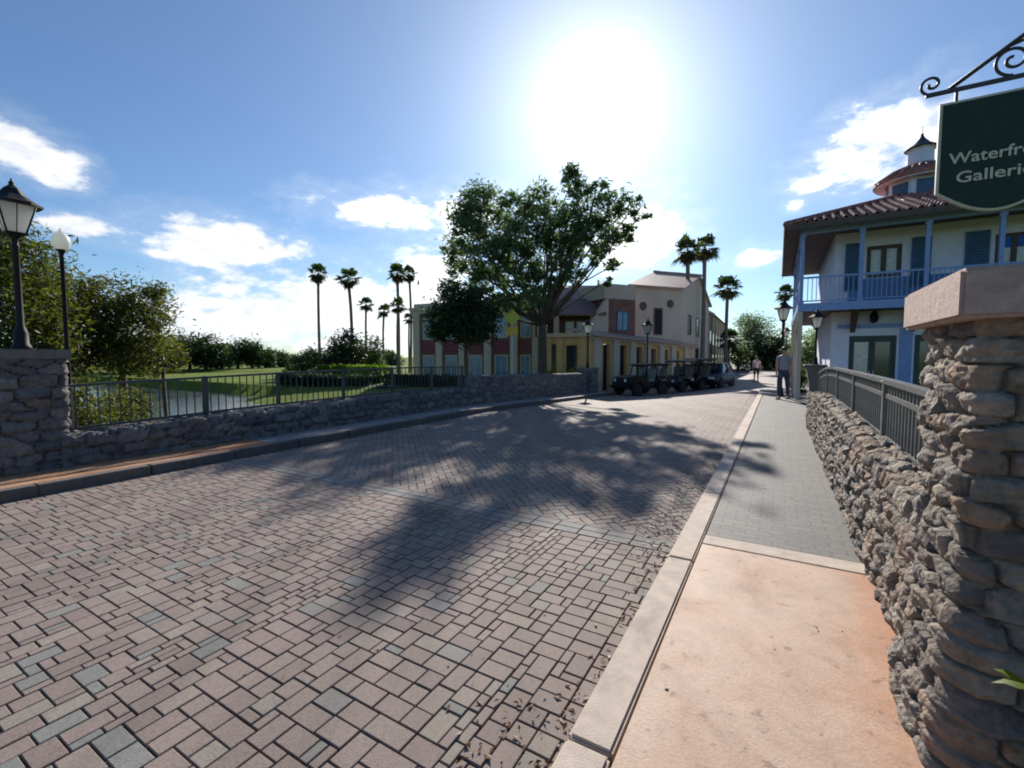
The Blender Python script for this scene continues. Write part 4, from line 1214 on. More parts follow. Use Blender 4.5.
# beam, soffit, roof
mb = MB(); mb.bb(-.02, X1, 0, .13, ZE, ZE + .2); mb.bb(-.02, .13, .13, WY1, ZE, ZE + .2); mb.build('eave_beam', M['blue_paint'], gb)
AY = 5.06; rq_ = ray(921, 160)[0]; CX = (GT + AY) * (rq_ * CA - SA) / (CA + rq_ * SA) - GS
RX0, RY0, RY1 = -.48, -.48, 10.6; RX1 = 2 * CX - RX0; AX = CX; ZR0, ZR1 = ZE + .22, 8.05
def roof_plane(parent, p0, p1, apex, m_, name, tile=.26, under=None):
    """triangular hip plane of barrel tiles; p0,p1 eave corners"""
    p0, p1, apex = Vector(p0), Vector(p1), Vector(apex)
    e = (p1 - p0); Lh = e.length; e.normalize()
    foot = p0 + e * ((apex - p0).dot(e)); upv = (apex - foot); Hh = upv.length; upv.normalize(); nrm = e.cross(upv).normalized()
    if nrm.z < 0: nrm = -nrm
    n_ = int(Lh / tile); mb = MB(); xa = (apex - p0).dot(e)
    for i in range(n_):
        x0 = Lh * i / n_; x1 = Lh * (i + 1) / n_; xm = (x0 + x1) / 2
        hmax = Hh * (xm / xa if xm < xa else (Lh - xm) / (Lh - xa))
        rows = max(1, int(hmax / .36))
        for r_ in range(rows):
            h0 = hmax * r_ / rows; h1 = min(hmax, hmax * (r_ + 1) / rows + .05)
            prof = []
            K_ = 6; lift0 = .035; lift1 = .0
            vs = []
            for (h, lf) in ((h0, lift0), (h1, lift1)):
                for k in range(K_ + 1):
                    f = k / K_; bump = math.sin(math.pi * min(1, f / .62)) * .115 if f < .62 else -math.sin(math.pi * (f - .62) / .38) * .02
                    vs.append(p0 + e * (x0 + (x1 - x0) * f) + upv * h + nrm * (bump + lf + .02))
            fs = [(k, k + 1, K_ + 2 + k, K_ + 1 + k) for k in range(K_)]
            b = len(vs)
            for k in range(K_ + 1): vs.append(vs[k] - nrm * .045)
            fs += [(b + k, b + k + 1, k + 1, k) for k in range(K_)]
            mb.add(vs, fs, True)
    mb.cur = 1
    mb.add([p0, p1, apex], [(0, 1, 2)])
    return mb.build(name, [m_, M['brown_wood']], parent)
ap = (AX, AY, ZR1)
for p0, p1 in (((RX0, RY0, ZR0), (RX1, RY0, ZR0)), ((RX0, RY1, ZR0), (RX0, RY0, ZR0)), ((RX1, RY0, ZR0), (RX1, RY1, ZR0)), ((RX1, RY1, ZR0), (RX0, RY1, ZR0))):
    roof_plane(gb, p0, p1, ap, M['red_tile'], 'roof_slope')
mb = MB()
for p0 in ((RX0, RY0), (RX1, RY0), (RX0, RY1), (RX1, RY1)):
    mb.tube([(p0[0], p0[1], ZR0 + .07), (AX, AY, ZR1 + .07)], .11, 8)
mb.build('roof_hip', M['red_tile'], gb)
mb = MB(); mb.bb(RX0, RX1, RY0, RY1, ZR0 - .03, ZR0 - .005); mb.build('soffit', M['brown_wood'], gb)
mb = MB(); mb.bb(RX0 - .02, RX1, RY0 - .03, RY0 - .001, ZR0 - .14, ZR0 + .05); mb.bb(RX0 - .03, RX0 - .001, RY0, RY1, ZR0 - .14, ZR0 + .05); mb.build('fascia', M['brown_wood'], gb)
# cupola
C0 = (CX, AY, 0)
mb = MB(); mb.lathe([(1.08, 7.0), (1.08, 8.42)], c=C0, n=8, smooth=False, rot=R(22.5)); cup = mb.build('cupola', M['white_stucco'], gb)
for i in range(8):
    a_ = R(45 * i); rr = 1.08 * math.cos(R(22.5)) + .012
    mb = MB(); mb.M = Matrix.Translation((CX, AY, 0)) @ Matrix.Rotation(a_, 4, 'Z')
    mb.bb(rr - .02, rr + .02, -.28, .28, 7.55, 8.3); mb.build('cupola_window', M['shutter'], cup)
mb = MB(); mb.lathe([(1.05, 8.42), (1.40, 8.38), (1.42, 8.42)], c=C0, n=28); mb.build('cupola_soffit', M['white_stucco'], cup)
mb = MB(); mb.lathe([(1.40, 8.425), (1.46, 8.44), (1.46, 8.50), (1.36, 8.58), (.95, 8.84), (.40, 9.08)], c=C0, n=28)
for k in range(32):
    a_ = 2 * math.pi * k / 32
    mb.tube([(CX + 1.45 * math.cos(a_), AY + 1.45 * math.sin(a_), 8.50), (CX + .95 * math.cos(a_), AY + .95 * math.sin(a_), 8.86), (CX + .42 * math.cos(a_), AY + .42 * math.sin(a_), 9.10)], [.075, .055, .03], 6)
mb.build('cupola_roof', M['red_tile'], cup)
mb = MB(); mb.lathe([(.40, 9.0), (.40, 9.66), (.44, 9.68), (.44, 9.72)], c=C0, n=8, smooth=False); mb.build('lantern', M['white_stucco'], cup)
mb = MB(); mb.lathe([(.54, 9.72), (.50, 9.76), (.28, 9.90), (.10, 10.12), (.05, 10.22)], c=C0, n=16); mb.lathe([(.025, 10.2), (.06, 10.27), (.015, 10.34), (.006, 10.6)], c=C0, n=8); mb.build('finial_roof', M['dark_iron'], cup)
# ------------------------------------------------------------------ buildings across the street
GB = -0.6
def P2(px, d):
    rx, _ = ray(px, 357); return Vector((rx * d, d, 0))
def ZY(py, d):
    return EYE + ray(512, py)[1] * d
class Face:
    """a vertical facade between two world points; x runs along it, y goes behind it"""
    def __init__(self, a, b):
        self.a = Vector(a); self.b = Vector(b); e = self.b - self.a; self.L = e.length
        self.rz = math.atan2(e.y, e.x)
        self.M = Matrix.Translation(self.a) @ Matrix.Rotation(self.rz, 4, 'Z')
        self.e = e.normalized()
    def x(self, px):
        """distance along the facade where the line of sight of a pixel column meets it"""
        r = ray(px, 357)[0]
        # (a+e*k).x = r*(a+e*k).y
        return (r * self.a.y - self.a.x) / (self.e.x - r * self.e.y)
    def d(self, px): return (self.a + self.e * self.x(px)).y
    def z(self, px, py): return ZY(py, self.d(px))
    def rect(self, px0, px1, py0, py1):
        xm = (px0 + px1) / 2
        return self.x(px0), self.x(px1), self.z(xm, py1), self.z(xm, py0)
def fwin(parent, F_, rect, frame_m, glass_m, fw=.09, proud=.05, name='window', nm=1, nz=1):
    x0, x1, z0, z1 = rect
    mb = MB(); mb.M = F_.M
    y0, y1 = -proud, .04
    mb.bb(x0, x0 + fw, y0, y1, z0, z1); mb.bb(x1 - fw, x1, y0, y1, z0, z1); mb.bb(x0 + fw, x1 - fw, y0, y1, z0, z0 + fw); mb.bb(x0 + fw, x1 - fw, y0, y1, z1 - fw, z1)
    for k in range(1, nm):
        xm = x0 + (x1 - x0) * k / nm; mb.bb(xm - fw * .3, xm + fw * .3, y0 + .01, y1, z0 + fw, z1 - fw)
    for k in range(1, nz):
        zm = z0 + (z1 - z0) * k / nz; mb.bb(x0 + fw, x1 - fw, y0 + .015, y1, zm - fw * .3, zm + fw * .3)
    w = mb.build(name, frame_m, parent)
    mb = MB(); mb.M = F_.M; mb.bb(x0 + fw * .6, x1 - fw * .6, -.018, -.006, z0 + fw * .6, z1 - fw * .6); mb.build('pane', glass_m, w)
    return w

# --- brick wing with cream pilasters
br = thing('brick_building', 'two-storey red brick building with cream pilasters behind the small dark tree', 'building', (0, 0, 0))
FB = Face(P2(413, 38), P2(548, 32.5))
ztop = ZY(311, 38)
mb = MB(); mb.M = FB.M; mb.bb(0, FB.L, 0, 9, GB, ztop); mb.build('wall', M['brick'], br)
mb = MB(); mb.M = FB.M; mb.bb(-.2, FB.L + .1, -.25, 9.2, ztop + .002, ztop + .22); mb.bb(-.1, FB.L, -.14, 9.1, ztop - .28, ztop - .002); mb.build('cornice', M['cream_stucco'], br)
mb = MB(); mb.M = FB.M; mb.bb(.1, FB.L - .1, .05, 8.9, ztop + .222, ztop + .55); mb.build('parapet', M['cream_stucco'], br)
cols = [415, 437, 460, 485, 511, 533]
for c in cols:
    x = FB.x(c); mb = MB(); mb.M = FB.M
    mb.bb(x, x + .62, -.20, -.004, GB, ztop - .30); mb.bb(x - .06, x + .68, -.26, -.003, GB, .1); mb.bb(x - .05, x + .67, -.25, -.002, ztop - .62, ztop - .302)
    mb.build('pilaster', M['cream_stucco'], br)
for i in range(len(cols)):
    xa = FB.x(cols[i]) + .62; xb = FB.x(cols[i + 1]) if i < len(cols) - 1 else FB.L - .1
    w_ = (xb - xa); x0, x1 = xa + w_ * .14, xb - w_ * .14
    fwin(br, FB, (x0, x1, 3.0, 4.75), M['cream_stucco'], M['sky_glass'], nm=2, nz=2)
    fwin(br, FB, (x0, x1, GB + .45, 1.75), M['cream_stucco'], M['sky_glass'], nm=2)
    mb = MB(); mb.M = FB.M; mb.bb(x0 - .1, x1 + .1, -.07, -.004, 1.95, 2.85); mb.build('spandrel_panel', M['red_panel'], br)

# --- cream arcade building: yellow wing, veranda, pale gabled block
cb = thing('cream_building', 'cream and yellow building with arcade, veranda and pale gabled upper block', 'building', (0, 0, 0))
AL, AR = P2(591, 27), P2(692, 33.5)
FA = Face(AL, AR); FY = Face(P2(546, 28.6), AL)
def holes_wall(F_, x0, x1, y, th, z0, z1a, z1b, holes):
    mb = MB(); mb.M = F_.M
    def slab(xa, xb, za, zb0, zb1):
        vs = [(xa, y, za), (xb, y, za), (xb, y, zb1), (xa, y, zb0), (xa, y + th, za), (xb, y + th, za), (xb, y + th, zb1), (xa, y + th, zb0)]
        mb.add(vs, [(0, 1, 2, 3), (5, 4, 7, 6), (1, 5, 6, 2), (4, 0, 3, 7), (3, 2, 6, 7), (4, 5, 1, 0)])
    zt = lambda x: z1a + (z1b - z1a) * (x - x0) / (x1 - x0)
    x = x0
    for xa, xb, za, zb in sorted(holes):
        slab(x, xa, z0, zt(x), zt(xa))
        if za > z0 + .01: slab(xa, xb, z0, za, za)
        slab(xa, xb, zb, zt(xa), zt(xb))
        x = xb
    slab(x, x1, z0, zt(x), zt(x1))
    return mb
dps = [(603, 610, 344), (620, 627, 345), (636, 642, 347), (650, 656, 349), (663, 668, 350), (675, 679, 351)]
dh = [(FA.x(a_), FA.x(b_), GB + .02, FA.z(a_, y_)) for a_, b_, y_ in dps]
za, zb = 2.92, 2.45
holes_wall(FA, 0, FA.L, 0, .35, GB, za, zb, dh).build('arcade_wall', M['yellow_stucco'], cb)
for a_, b_, z0, z1 in dh:
    mb = MB(); mb.M = FA.M
    mb.bb(a_ + .02, b_ - .02, .25, .30, z0, z1 - .02); d_ = mb.build('door', M['dark_void'], cb)
for k, c in enumerate((593, 612, 629, 644, 658, 670, 683)):
    x = FA.x(c); mb = MB(); mb.M = FA.M; zt = za + (zb - za) * x / FA.L
    mb.bb(x, x + .55, -.16, -.004, GB, zt - .24); mb.build('pilaster', M['pale_stucco'], cb)
# sloping lean-to roof of the arcade
mb = MB(); mb.M = FA.M
vs = [(-.1, -.45, za + .02), (FA.L + .1, -.45, zb + .02), (FA.L + .1, 1.9, zb + .5), (-.1, 1.9, za + .5)]
mb.add(vs + [(p[0], p[1], p[2] - .12) for p in vs], [(0, 1, 2, 3), (7, 6, 5, 4), (0, 4, 5, 1), (1, 5, 6, 2), (2, 6, 7, 3), (3, 7, 4, 0)])
mb.build('arcade_roof', M['pink_tile'], cb)
mb = MB(); mb.M = FA.M; mb.add([(-.1, -.2, za - .24), (FA.L, -.2, zb - .24), (FA.L, -.002, zb - .24), (-.1, -.002, za - .24), (-.1, -.2, za - .06), (FA.L, -.2, zb - .06), (FA.L, -.002, zb - .06), (-.1, -.002, za - .06)], [(0, 3, 2, 1), (4, 5, 6, 7), (0, 1, 5, 4), (2, 3, 7, 6), (0, 4, 7, 3), (1, 2, 6, 5)])
mb.build('cornice', M['pale_stucco'], cb)
# yellow wing
zy = FY.z(570, 333)
yh = [(FY.x(549), FY.x(556), GB + .02, FY.z(550, 344)), (FY.x(566), FY.x(577), .35, FY.z(572, 345))]
holes_wall(FY, 0, FY.L, 0, .3, GB, zy - .25, zy - .25, yh).build('yellow_wall', M['yellow_stucco'], cb)
mb = MB(); mb.M = FY.M; mb.bb(-.15, FY.L + .05, -.22, 3.2, zy - .248, zy); mb.build('terrace_slab', M['cream_stucco'], cb)
for a_, b_, z0, z1 in yh:
    fwin(cb, FY, (a_ + .02, b_ - .02, z0 + .02, z1 - .02), M['brown_wood'], M['glass'], fw=.07, proud=-.05, nz=2)
mb = MB(); mb.M = FY.M
for c in (546.5, 558, 580):
    x = FY.x(c); mb.bb(x, x + .38, -.12, -.004, GB, zy - .26)
mb.build('pilaster', M['yellow_stucco'], cb)
# veranda storey above the yellow wing, set back
FV = Face(P2(535, 31.3), P2(606, 31.0))
v0 = zy + .002; v1 = FV.z(575, 316)
mb = MB(); mb.M = FV.M; mb.bb(0, FV.L, 1.2, 6, v0, v1); mb.build('veranda_wall', M['brown_wood'], cb)
FV2 = Face(FV.M @ Vector((0, 1.2, 0)), FV.M @ Vector((FV.L, 1.2, 0)))
for a_, b_ in ((565, 574), (576, 588)):
    fwin(cb, FV2, (FV2.x(a_), FV2.x(b_), v0 + .15, v1 - .25), M['cream_stucco'], M['glass'], fw=.07)
mb = MB(); mb.M = FV.M
for c in (537, 553.5, 590): x = FV.x(c); mb.bb(x, x + .36, -.2, .16, v0, v1)
mb.build('veranda_column', M['pale_stucco'], cb)
z2 = FV.z(580, 299); z3 = FV.z(580, 281)
mb = MB(); mb.M = FV.M
mb.extx([(-.5, v1 - .02), (-.5, v1 + .1), (1.8, z2 + .25), (1.8, z2 + .05)], FV.x(534), FV.x(605)); mb.build('veranda_roof', M['brown_tile'], cb)
mb = MB(); mb.M = FV.M
mb.extx([(1.82, v1), (1.82, z2 + .25), (3.6, z3 + .25), (6, z3 - .9), (6, v1)], FV.x(548), FV.x(601)); mb.build('upper_roof', M['pink_tile'], cb)
mb = MB(); mb.M = FV.M
for c in (574, 581, 602): x = FV.x(c); mb.bb(x, x + .14, 2.9, 3.1, z2 + .4, z3 + .55)
mb.build('chimney_pipe', M['pale_stucco'], cb)
# stair gable and brick panel
FS = Face(P2(590, 30.3), P2(635, 31.8))
mb = MB(); mb.M = FS.M
xa, xb, xc = FS.x(590), FS.x(604), FS.x(608)
mb.extr([(xa, FS.z(590, 334)), (xc, FS.z(608, 334)), (xc, FS.z(608, 296)), (xb, FS.z(604, 302)), (xa, FS.z(590, 324))], 0, .3); mb.build('stair_wall', M['pale_stucco'], cb)
mb = MB(); mb.M = FS.M; mb.bb(xc + .004, FS.L, .05, 3, FS.z(615, 339), FS.z(615, 299)); mb.build('brick_panel_wall', M['brick'], cb)
mb = MB(); mb.M = FS.M; mb.bb(FS.x(604), FS.L, .0, 3.1, FS.z(615, 299) + .003, FS.z(615, 284)); mb.build('parapet', M['pale_stucco'], cb)
FS2 = Face(FS.M @ Vector((0, .05, 0)), FS.M @ Vector((FS.L, .05, 0)))
fwin(cb, FS2, (FS2.x(616), FS2.x(628), FS2.z(622, 331), FS2.z(622, 311)), M['shutter'], M['sky_glass'], nm=2)
# pale gabled block
B0, B1, B2 = P2(633, 33), P2(681, 34.6), P2(707.5, 46)
B3 = B0 + (B2 - B1)
ze = 6.72; zr = 8.55
r1 = (B1 + B2) / 2; r0 = (B0 + B3) / 2
mb = MB()
def v3(p, z): return (p.x, p.y, z)
pts = [v3(B0, GB), v3(B1, GB), v3(B2, GB), v3(B3, GB), v3(B0, ze), v3(B1, ze), v3(B2, ze), v3(B3, ze), v3(r1, zr), v3(r0, zr)]
mb.add(pts, [(0, 1, 5, 4), (1, 2, 6, 8, 5), (2, 3, 7, 6), (3, 0, 4, 9, 7), (4, 5, 8, 9), (6, 7, 9, 8)])
blk = mb.build('block_wall', M['pale_stucco'], cb)
mb = MB(); ov = (B1 - B0).normalized() * .35; fw_ = (B1 - B2).normalized() * .5
up_ = Vector((0, 0, .16)); lo_ = Vector((0, 0, .03))
def slope_slab(a_, b_, c_, d_):
    mb.add([a_ + lo_, b_ + lo_, c_ + lo_, d_ + lo_, a_ + up_, b_ + up_, c_ + up_, d_ + up_], [(0, 3, 2, 1), (4, 5, 6, 7), (0, 1, 5, 4), (1, 2, 6, 5), (2, 3, 7, 6), (3, 0, 4, 7)])
sl = (zr - ze) / ((B2 - B1).length / 2)
slope_slab(Vector(v3(B0, ze)) - ov + fw_ - Vector((0, 0, sl * .5)), Vector(v3(B1, ze)) + ov + fw_ - Vector((0, 0, sl * .5)), Vector(v3(r1, zr)) + ov, Vector(v3(r0, zr)) - ov)
mb.build('roof', M['pink_tile'], cb)
mb = MB(); slope_slab(Vector(v3(B2, ze)) + ov - fw_ - Vector((0, 0, sl * .5)), Vector(v3(B3, ze)) - ov - fw_ - Vector((0, 0, sl * .5)), Vector(v3(r0, zr)) - ov, Vector(v3(r1, zr)) + ov)
mb.build('roof', M['pink_tile'], cb)
FK = Face(B0, B1)
mb = MB(); mb.tube([Vector(v3(r0, zr + .16)) - ov, Vector(v3(r1, zr + .16)) + ov], .14, 8); mb.build('ridge_tile', M['pink_tile'], cb)
fwin(cb, FK, (FK.x(653), FK.x(661.5), FK.z(657, 335), FK.z(657, 308)), M['brown_wood'], M['dark_void'], fw=.10, name='tall_window')
for c, y_ in ((642, 306), (669, 304)):
    x, z = FK.x(c), FK.z(c, y_)
    mb = MB(); mb.M = FK.M @ Matrix.Translation((x, -.02, z)) @ Matrix.Rotation(R(90), 4, 'X')
    mb.lathe([(.30, -.03), (.30, .04), (.22, .05)], n=20); mb.build('round_vent', M['brown_wood'], cb)
FG = Face(B1, B2)
for c in (687, 695):
    fwin(cb, FG, (FG.x(c), FG.x(c + 3), .4, 2.4), M['brown_wood'], M['glass'], fw=.08)
    fwin(cb, FG, (FG.x(c), FG.x(c + 3), 3.4, 5.0), M['brown_wood'], M['glass'], fw=.08)

# --- two more houses down the street
def street_house(label, p0, p1, ztop, wall_m, roof_m, nb, depth=10, hip=1.3, back=0):
    F_ = Face(p0, p1); th = thing('street_house', label, 'building', (0, 0, 0), 0, 'houses further down the street')
    mb = MB(); mb.M = F_.M; mb.bb(0, F_.L, 0, depth, GB, ztop); mb.build('wall', wall_m, th)
    mb = MB(); mb.M = F_.M
    a_, b_, c_, d_ = (-.4, -.4, ztop + .003), (F_.L + .4, -.4, ztop + .003), (F_.L + .4, depth + .4, ztop + .003), (-.4, depth + .4, ztop + .003)
    if hip > 0.2:
        e_, f_ = (F_.L * .3, depth / 2, ztop + hip), (F_.L * .7, depth / 2, ztop + hip)
        mb.add([a_, b_, c_, d_, e_, f_], [(0, 1, 5, 4), (1, 2, 5), (2, 3, 4, 5), (3, 0, 4), (3, 2, 1, 0)])
    else:
        mb.bb(-.2, F_.L + .2, -.2, depth + .2, ztop + .003, ztop + .3)
    mb.build('roof', roof_m, th)
    for i in range(nb):
        xm = F_.L * (i + .5) / nb; w2 = F_.L / nb * .22
        fwin(th, F_, (xm - w2, xm + w2, 3.2, 5.0), M['cream_stucco'], M['glass'], fw=.10)
        fwin(th, F_, (xm - w2, xm + w2, GB + .3, 2.0), M['cream_stucco'], M['glass'], fw=.10)
        mb = MB(); mb.M = F_.M; mb.bb(xm - F_.L / nb * .48, xm - F_.L / nb * .40, -.15, -.004, GB, ztop - .2); mb.build('pilaster', M['cream_stucco'], th)
    return th
street_house('flat-roofed red brick house right of the pale gabled block, behind the twin palms', P2(690, 47.5), P2(712, 60), 7.0, M['brick'], M['cream_stucco'], 4, 9, 0)
street_house('peach house with a dark low roof, last in the row of the street', P2(711, 63), P2(724, 84), 7.4, M['peach_stucco'], M['brown_tile'], 5, 12, .9)
# ------------------------------------------------------------------ trees and plants
def leaves_np(lobes, n, size, seed, clump=22, spread=.30, shell=.55, aspect=.55, flat=0.0):
    """quads of n leaves spread through ellipsoid lobes (x,y,z,rx,ry,rz); returns verts, idx, tint"""
    g = np.random.default_rng(seed)
    L = np.array(lobes, float)
    wt = (L[:, 3] * L[:, 4] * L[:, 5]) ** (2 / 3); wt /= wt.sum()
    nc = max(len(L), n // clump)
    li = g.choice(len(L), nc, p=wt)
    d = g.normal(size=(nc, 3)); d /= np.linalg.norm(d, axis=1)[:, None]
    r = (shell + (1 - shell) * g.random(nc) ** .6) * (0.86 + 0.28 * g.random(nc))
    C = L[li, :3] + d * r[:, None] * L[li, 3:]
    ctint = g.random(nc)
    ci = g.integers(0, nc, n)
    sp = L[li[ci], 3:].mean(1)[:, None] * spread * (0.5 + g.random(nc)[ci][:, None])
    P = C[ci] + g.normal(size=(n, 3)) * sp * np.array([1, 1, .7])
    a = g.normal(size=(n, 3)); a[:, 2] *= .7; a /= np.linalg.norm(a, axis=1)[:, None]
    b = g.normal(size=(n, 3)); b -= a * (a * b).sum(1)[:, None]; b /= np.linalg.norm(b, axis=1)[:, None]
    s = size * (0.55 + 0.9 * g.random(n))[:, None]
    a *= s; b *= s * aspect
    V = np.stack([P - a, P + b * .5, P + a, P - b * .5], 1).reshape(-1, 3)
    tint = np.clip(ctint[ci] * .65 + g.random(n) * .45 - .05, 0, 1)
    return V, np.arange(4 * n), tint
def limb(mb, p0, p1, r0, r1, bend=.12, n=6, sides=7, rg=rnd):
    p0, p1 = Vector(p0), Vector(p1); L = (p1 - p0).length
    off = Vector((rg.uniform(-1, 1), rg.uniform(-1, 1), rg.uniform(-.3, .6))) * L * bend
    pts = []; rr = []
    for i in range(n + 1):
        f = i / n
        w = Vector((rg.uniform(-1, 1), rg.uniform(-1, 1), 0)) * L * .012
        pts.append(p0.lerp(p1, f) + off * math.sin(math.pi * f) + (w if 0 < i < n else Vector())); rr.append(r0 + (r1 - r0) * f ** .8)
    mb.tube(pts, rr, sides)
    return pts
def tree(name, label, cat, base, lobes, n, size, leaf_m, trunk_r, fork, seed, group=None, twigs=4, spread=.30, clump=22, shell=.55, bark='bark'):
    """lobes in world coordinates; base world point"""
    rg = random.Random(seed); base = Vector(base)
    th = thing(name, label, cat, base, 0, group)
    lob = [(l[0] - base.x, l[1] - base.y, l[2] - base.z, *l[3:]) for l in lobes]
    V, I, T = leaves_np(lob, n, size, seed, clump=clump, spread=spread, shell=shell)
    mb = MB(); f = Vector(fork) - base
    mb.tube([(0, 0, -.3), (0, 0, .05), f * .3 + Vector((.05, 0, 0)), f * .7, f], [trunk_r * 1.7, trunk_r * 1.3, trunk_r * 1.05, trunk_r * .95, trunk_r * .9], 10)
    tot = sum(l[3] for l in lob)
    for l in lob:
        c = Vector(l[:3]); rr = trunk_r * (.22 + .26 * min(1, l[3] / 2.2))
        pts = limb(mb, f - Vector((0, 0, trunk_r)), c, rr, rr * .35, .10, 6, 7, rg)
        for k in range(twigs):
            d = Vector((rg.gauss(0, 1), rg.gauss(0, 1), rg.gauss(.2, .8))).normalized()
            e = c + Vector((d.x * l[3], d.y * l[4], d.z * l[5])) * .85
            limb(mb, pts[rg.choice((4, 5, 6))], e, rr * .32, rr * .06, .12, 4, 5, rg)
    mb.build('trunk', M[bark], th)
    mesh_np('crown', V, 4, I, M[leaf_m], th, attr={'tint': ('FACE', T)})
    return th
def pl(px, py, d, r, ry=None, rz=None, rd=None):
    """lobe at a pixel and depth; radii in pixels"""
    c = at(px, py, d); k = d / F
    return (c.x, c.y, c.z, r * k, (rd or r) * k, (rz or r) * k)
def G(x, y): return terr(x, y)

# the big oak
rg = random.Random(3)
OD = 26.5
oak = [pl(480, 200, 30, 18), pl(466, 212, 29, 17), pl(470, 236, 28, 20), pl(455, 256, 29, 15), pl(472, 268, 27, 18), pl(448, 280, 28, 9), pl(495, 230, 29, 19), pl(498, 256, 26, 21), pl(494, 284, 27.5, 16), pl(516, 212, 28, 20), pl(520, 240, 25.5, 20), pl(522, 268, 26, 20), pl(474, 292, 27, 10),
       pl(540, 200, 27.5, 17), pl(548, 224, 25.5, 22), pl(545, 252, 27, 22), pl(538, 284, 26, 16), pl(574, 176, 26.5, 12), pl(578, 198, 25.5, 18), pl(572, 226, 25, 22), pl(568, 254, 26.5, 18), pl(596, 190, 25.5, 13), pl(604, 208, 25, 18), pl(600, 236, 25.5, 18), pl(624, 206, 24.5, 14), pl(624, 232, 25, 12), pl(594, 260, 26, 9), pl(613, 266, 25, 8), pl(607, 281, 25, 6), pl(640, 216, 24.5, 9), pl(575, 167, 26.5, 7), pl(636, 200, 24.5, 7), pl(560, 274, 26, 10), pl(508, 300, 26, 14), pl(534, 300, 24.5, 13), pl(578, 272, 24.5, 12), pl(556, 288, 27, 10), pl(590, 240, 24, 16), pl(452, 295, 27.5, 11)]
b = at(541, 372, OD); bz = G(b.x, b.y)
fk = at(543, 322, OD)
tree('oak_tree', 'big spreading dark green oak tree standing in front of the brick and cream buildings', 'tree', (b.x, b.y, bz), oak, 32000, .155, 'leaf_oak', .26, fk, 11, twigs=4, spread=.20, clump=40, shell=.32)
# small dark tree left of it
b = at(466, 372, 21.5)
tree('small_tree', 'small dark round-headed tree in front of the brick building, left of the oak', 'tree', (b.x, b.y, G(b.x, b.y)), [pl(462, 308, 21.5, 22), pl(445, 318, 21, 16), pl(482, 312, 22, 18), pl(468, 330, 21, 16), pl(440, 332, 21.5, 9), pl(488, 332, 21.3, 9)], 9000, .12, 'leaf_dark', .11, at(466, 345, 21.5), 12)

# left bank trees
def bank_tree(name, label, px, d, lobes, n, size, m_, tr, seed, fork_py, group='trees on the lake bank', **k):
    b = at(px, 372, d)
    return tree(name, label, 'tree', (b.x, b.y, G(b.x, b.y)), lobes, n, size, m_, tr, at(px, fork_py, d), seed, group, **k)
bank_tree('broadleaf_tree', 'tall olive tree behind the lantern pillar, cut off by the left edge', -8, 15.5, [pl(-30, 270, 15.5, 45), pl(15, 270, 15.8, 34), pl(20, 312, 15, 38), pl(-20, 330, 15, 45), pl(40, 345, 15, 26), pl(8, 240, 15.5, 22), pl(-40, 230, 16, 30)], 16000, .11, 'leaf_olive', .2, 21, 350)
bank_tree('broadleaf_tree', 'olive-green tree between the acorn-globe lamp and the sparse dark tree', 66, 18.5, [pl(64, 298, 18.5, 24), pl(48, 322, 18, 26), pl(80, 330, 18, 26), pl(62, 355, 18, 26), pl(90, 292, 19, 13), pl(45, 292, 19, 14)], 9000, .11, 'leaf_olive', .15, 22, 360, spread=.34)
bank_tree('broadleaf_tree', 'sparse dark tree with reddish twigs behind the dark railing', 122, 19.5, [pl(118, 298, 19.5, 20), pl(146, 306, 19.5, 20), pl(102, 318, 19, 20), pl(130, 330, 19, 28), pl(158, 294, 20, 12), pl(106, 350, 19, 24), pl(140, 358, 19, 22), pl(92, 285, 19.5, 10), pl(160, 322, 20, 10)], 12000, .10, 'leaf_olive', .14, 23, 352, spread=.30, shell=.35, twigs=8)
bank_tree('broadleaf_tree', 'low rounded brownish bush-like tree at the shore, right of the sparse dark tree', 163, 23, [pl(163, 352, 23, 14), pl(152, 362, 23, 12), pl(175, 360, 23, 10)], 3000, .12, 'leaf_olive', .09, 24, 368)
# shrubs below the railing on the bank
def shrub(name, label, px, py, d, r, n, size, m_, seed, group=None, flat=.7, cat='shrub'):
    c = at(px, py, d); g0 = G(c.x, c.y); k = r * d / F
    th = thing(name, label, cat, (c.x, c.y, g0), 0, group)
    g_ = random.Random(seed); lob = []
    zt = max(.25, c.z - g0)
    for i in range(5):
        lob.append((g_.uniform(-.5, .5) * k, g_.uniform(-.5, .5) * k, zt * g_.uniform(.35, .6), k * g_.uniform(.5, .75), k * g_.uniform(.5, .75), zt * g_.uniform(.38, .5)))
    V, I, T = leaves_np(lob, n, size, seed, spread=.25, shell=.5)
    mesh_np('foliage', V, 4, I, M[m_], th, attr={'tint': ('FACE', T)})
    mb = MB()
    for i in range(6): limb(mb, (0, 0, -.1), (g_.uniform(-.6, .6) * k, g_.uniform(-.6, .6) * k, zt * g_.uniform(.5, .9)), .03, .008, .1, 4, 5, g_)
    mb.build('stem', M['bark'], th)
    return th
for i, (px, py, d, r, lab) in enumerate([(84, 380, 13.5, 26, 'dark low shrub at the water behind the railing, nearest the pillar'), (114, 384, 15.5, 26, 'dark low shrub behind the railing, under the sparse dark tree'), (140, 382, 17.5, 18, 'dark low shrub at the shore where the railing opens to water')]):
    shrub('bank_shrub', lab, px, py, d, r, 4200, .08, 'leaf_olive', 40 + i, 'shrubs on the lake bank')

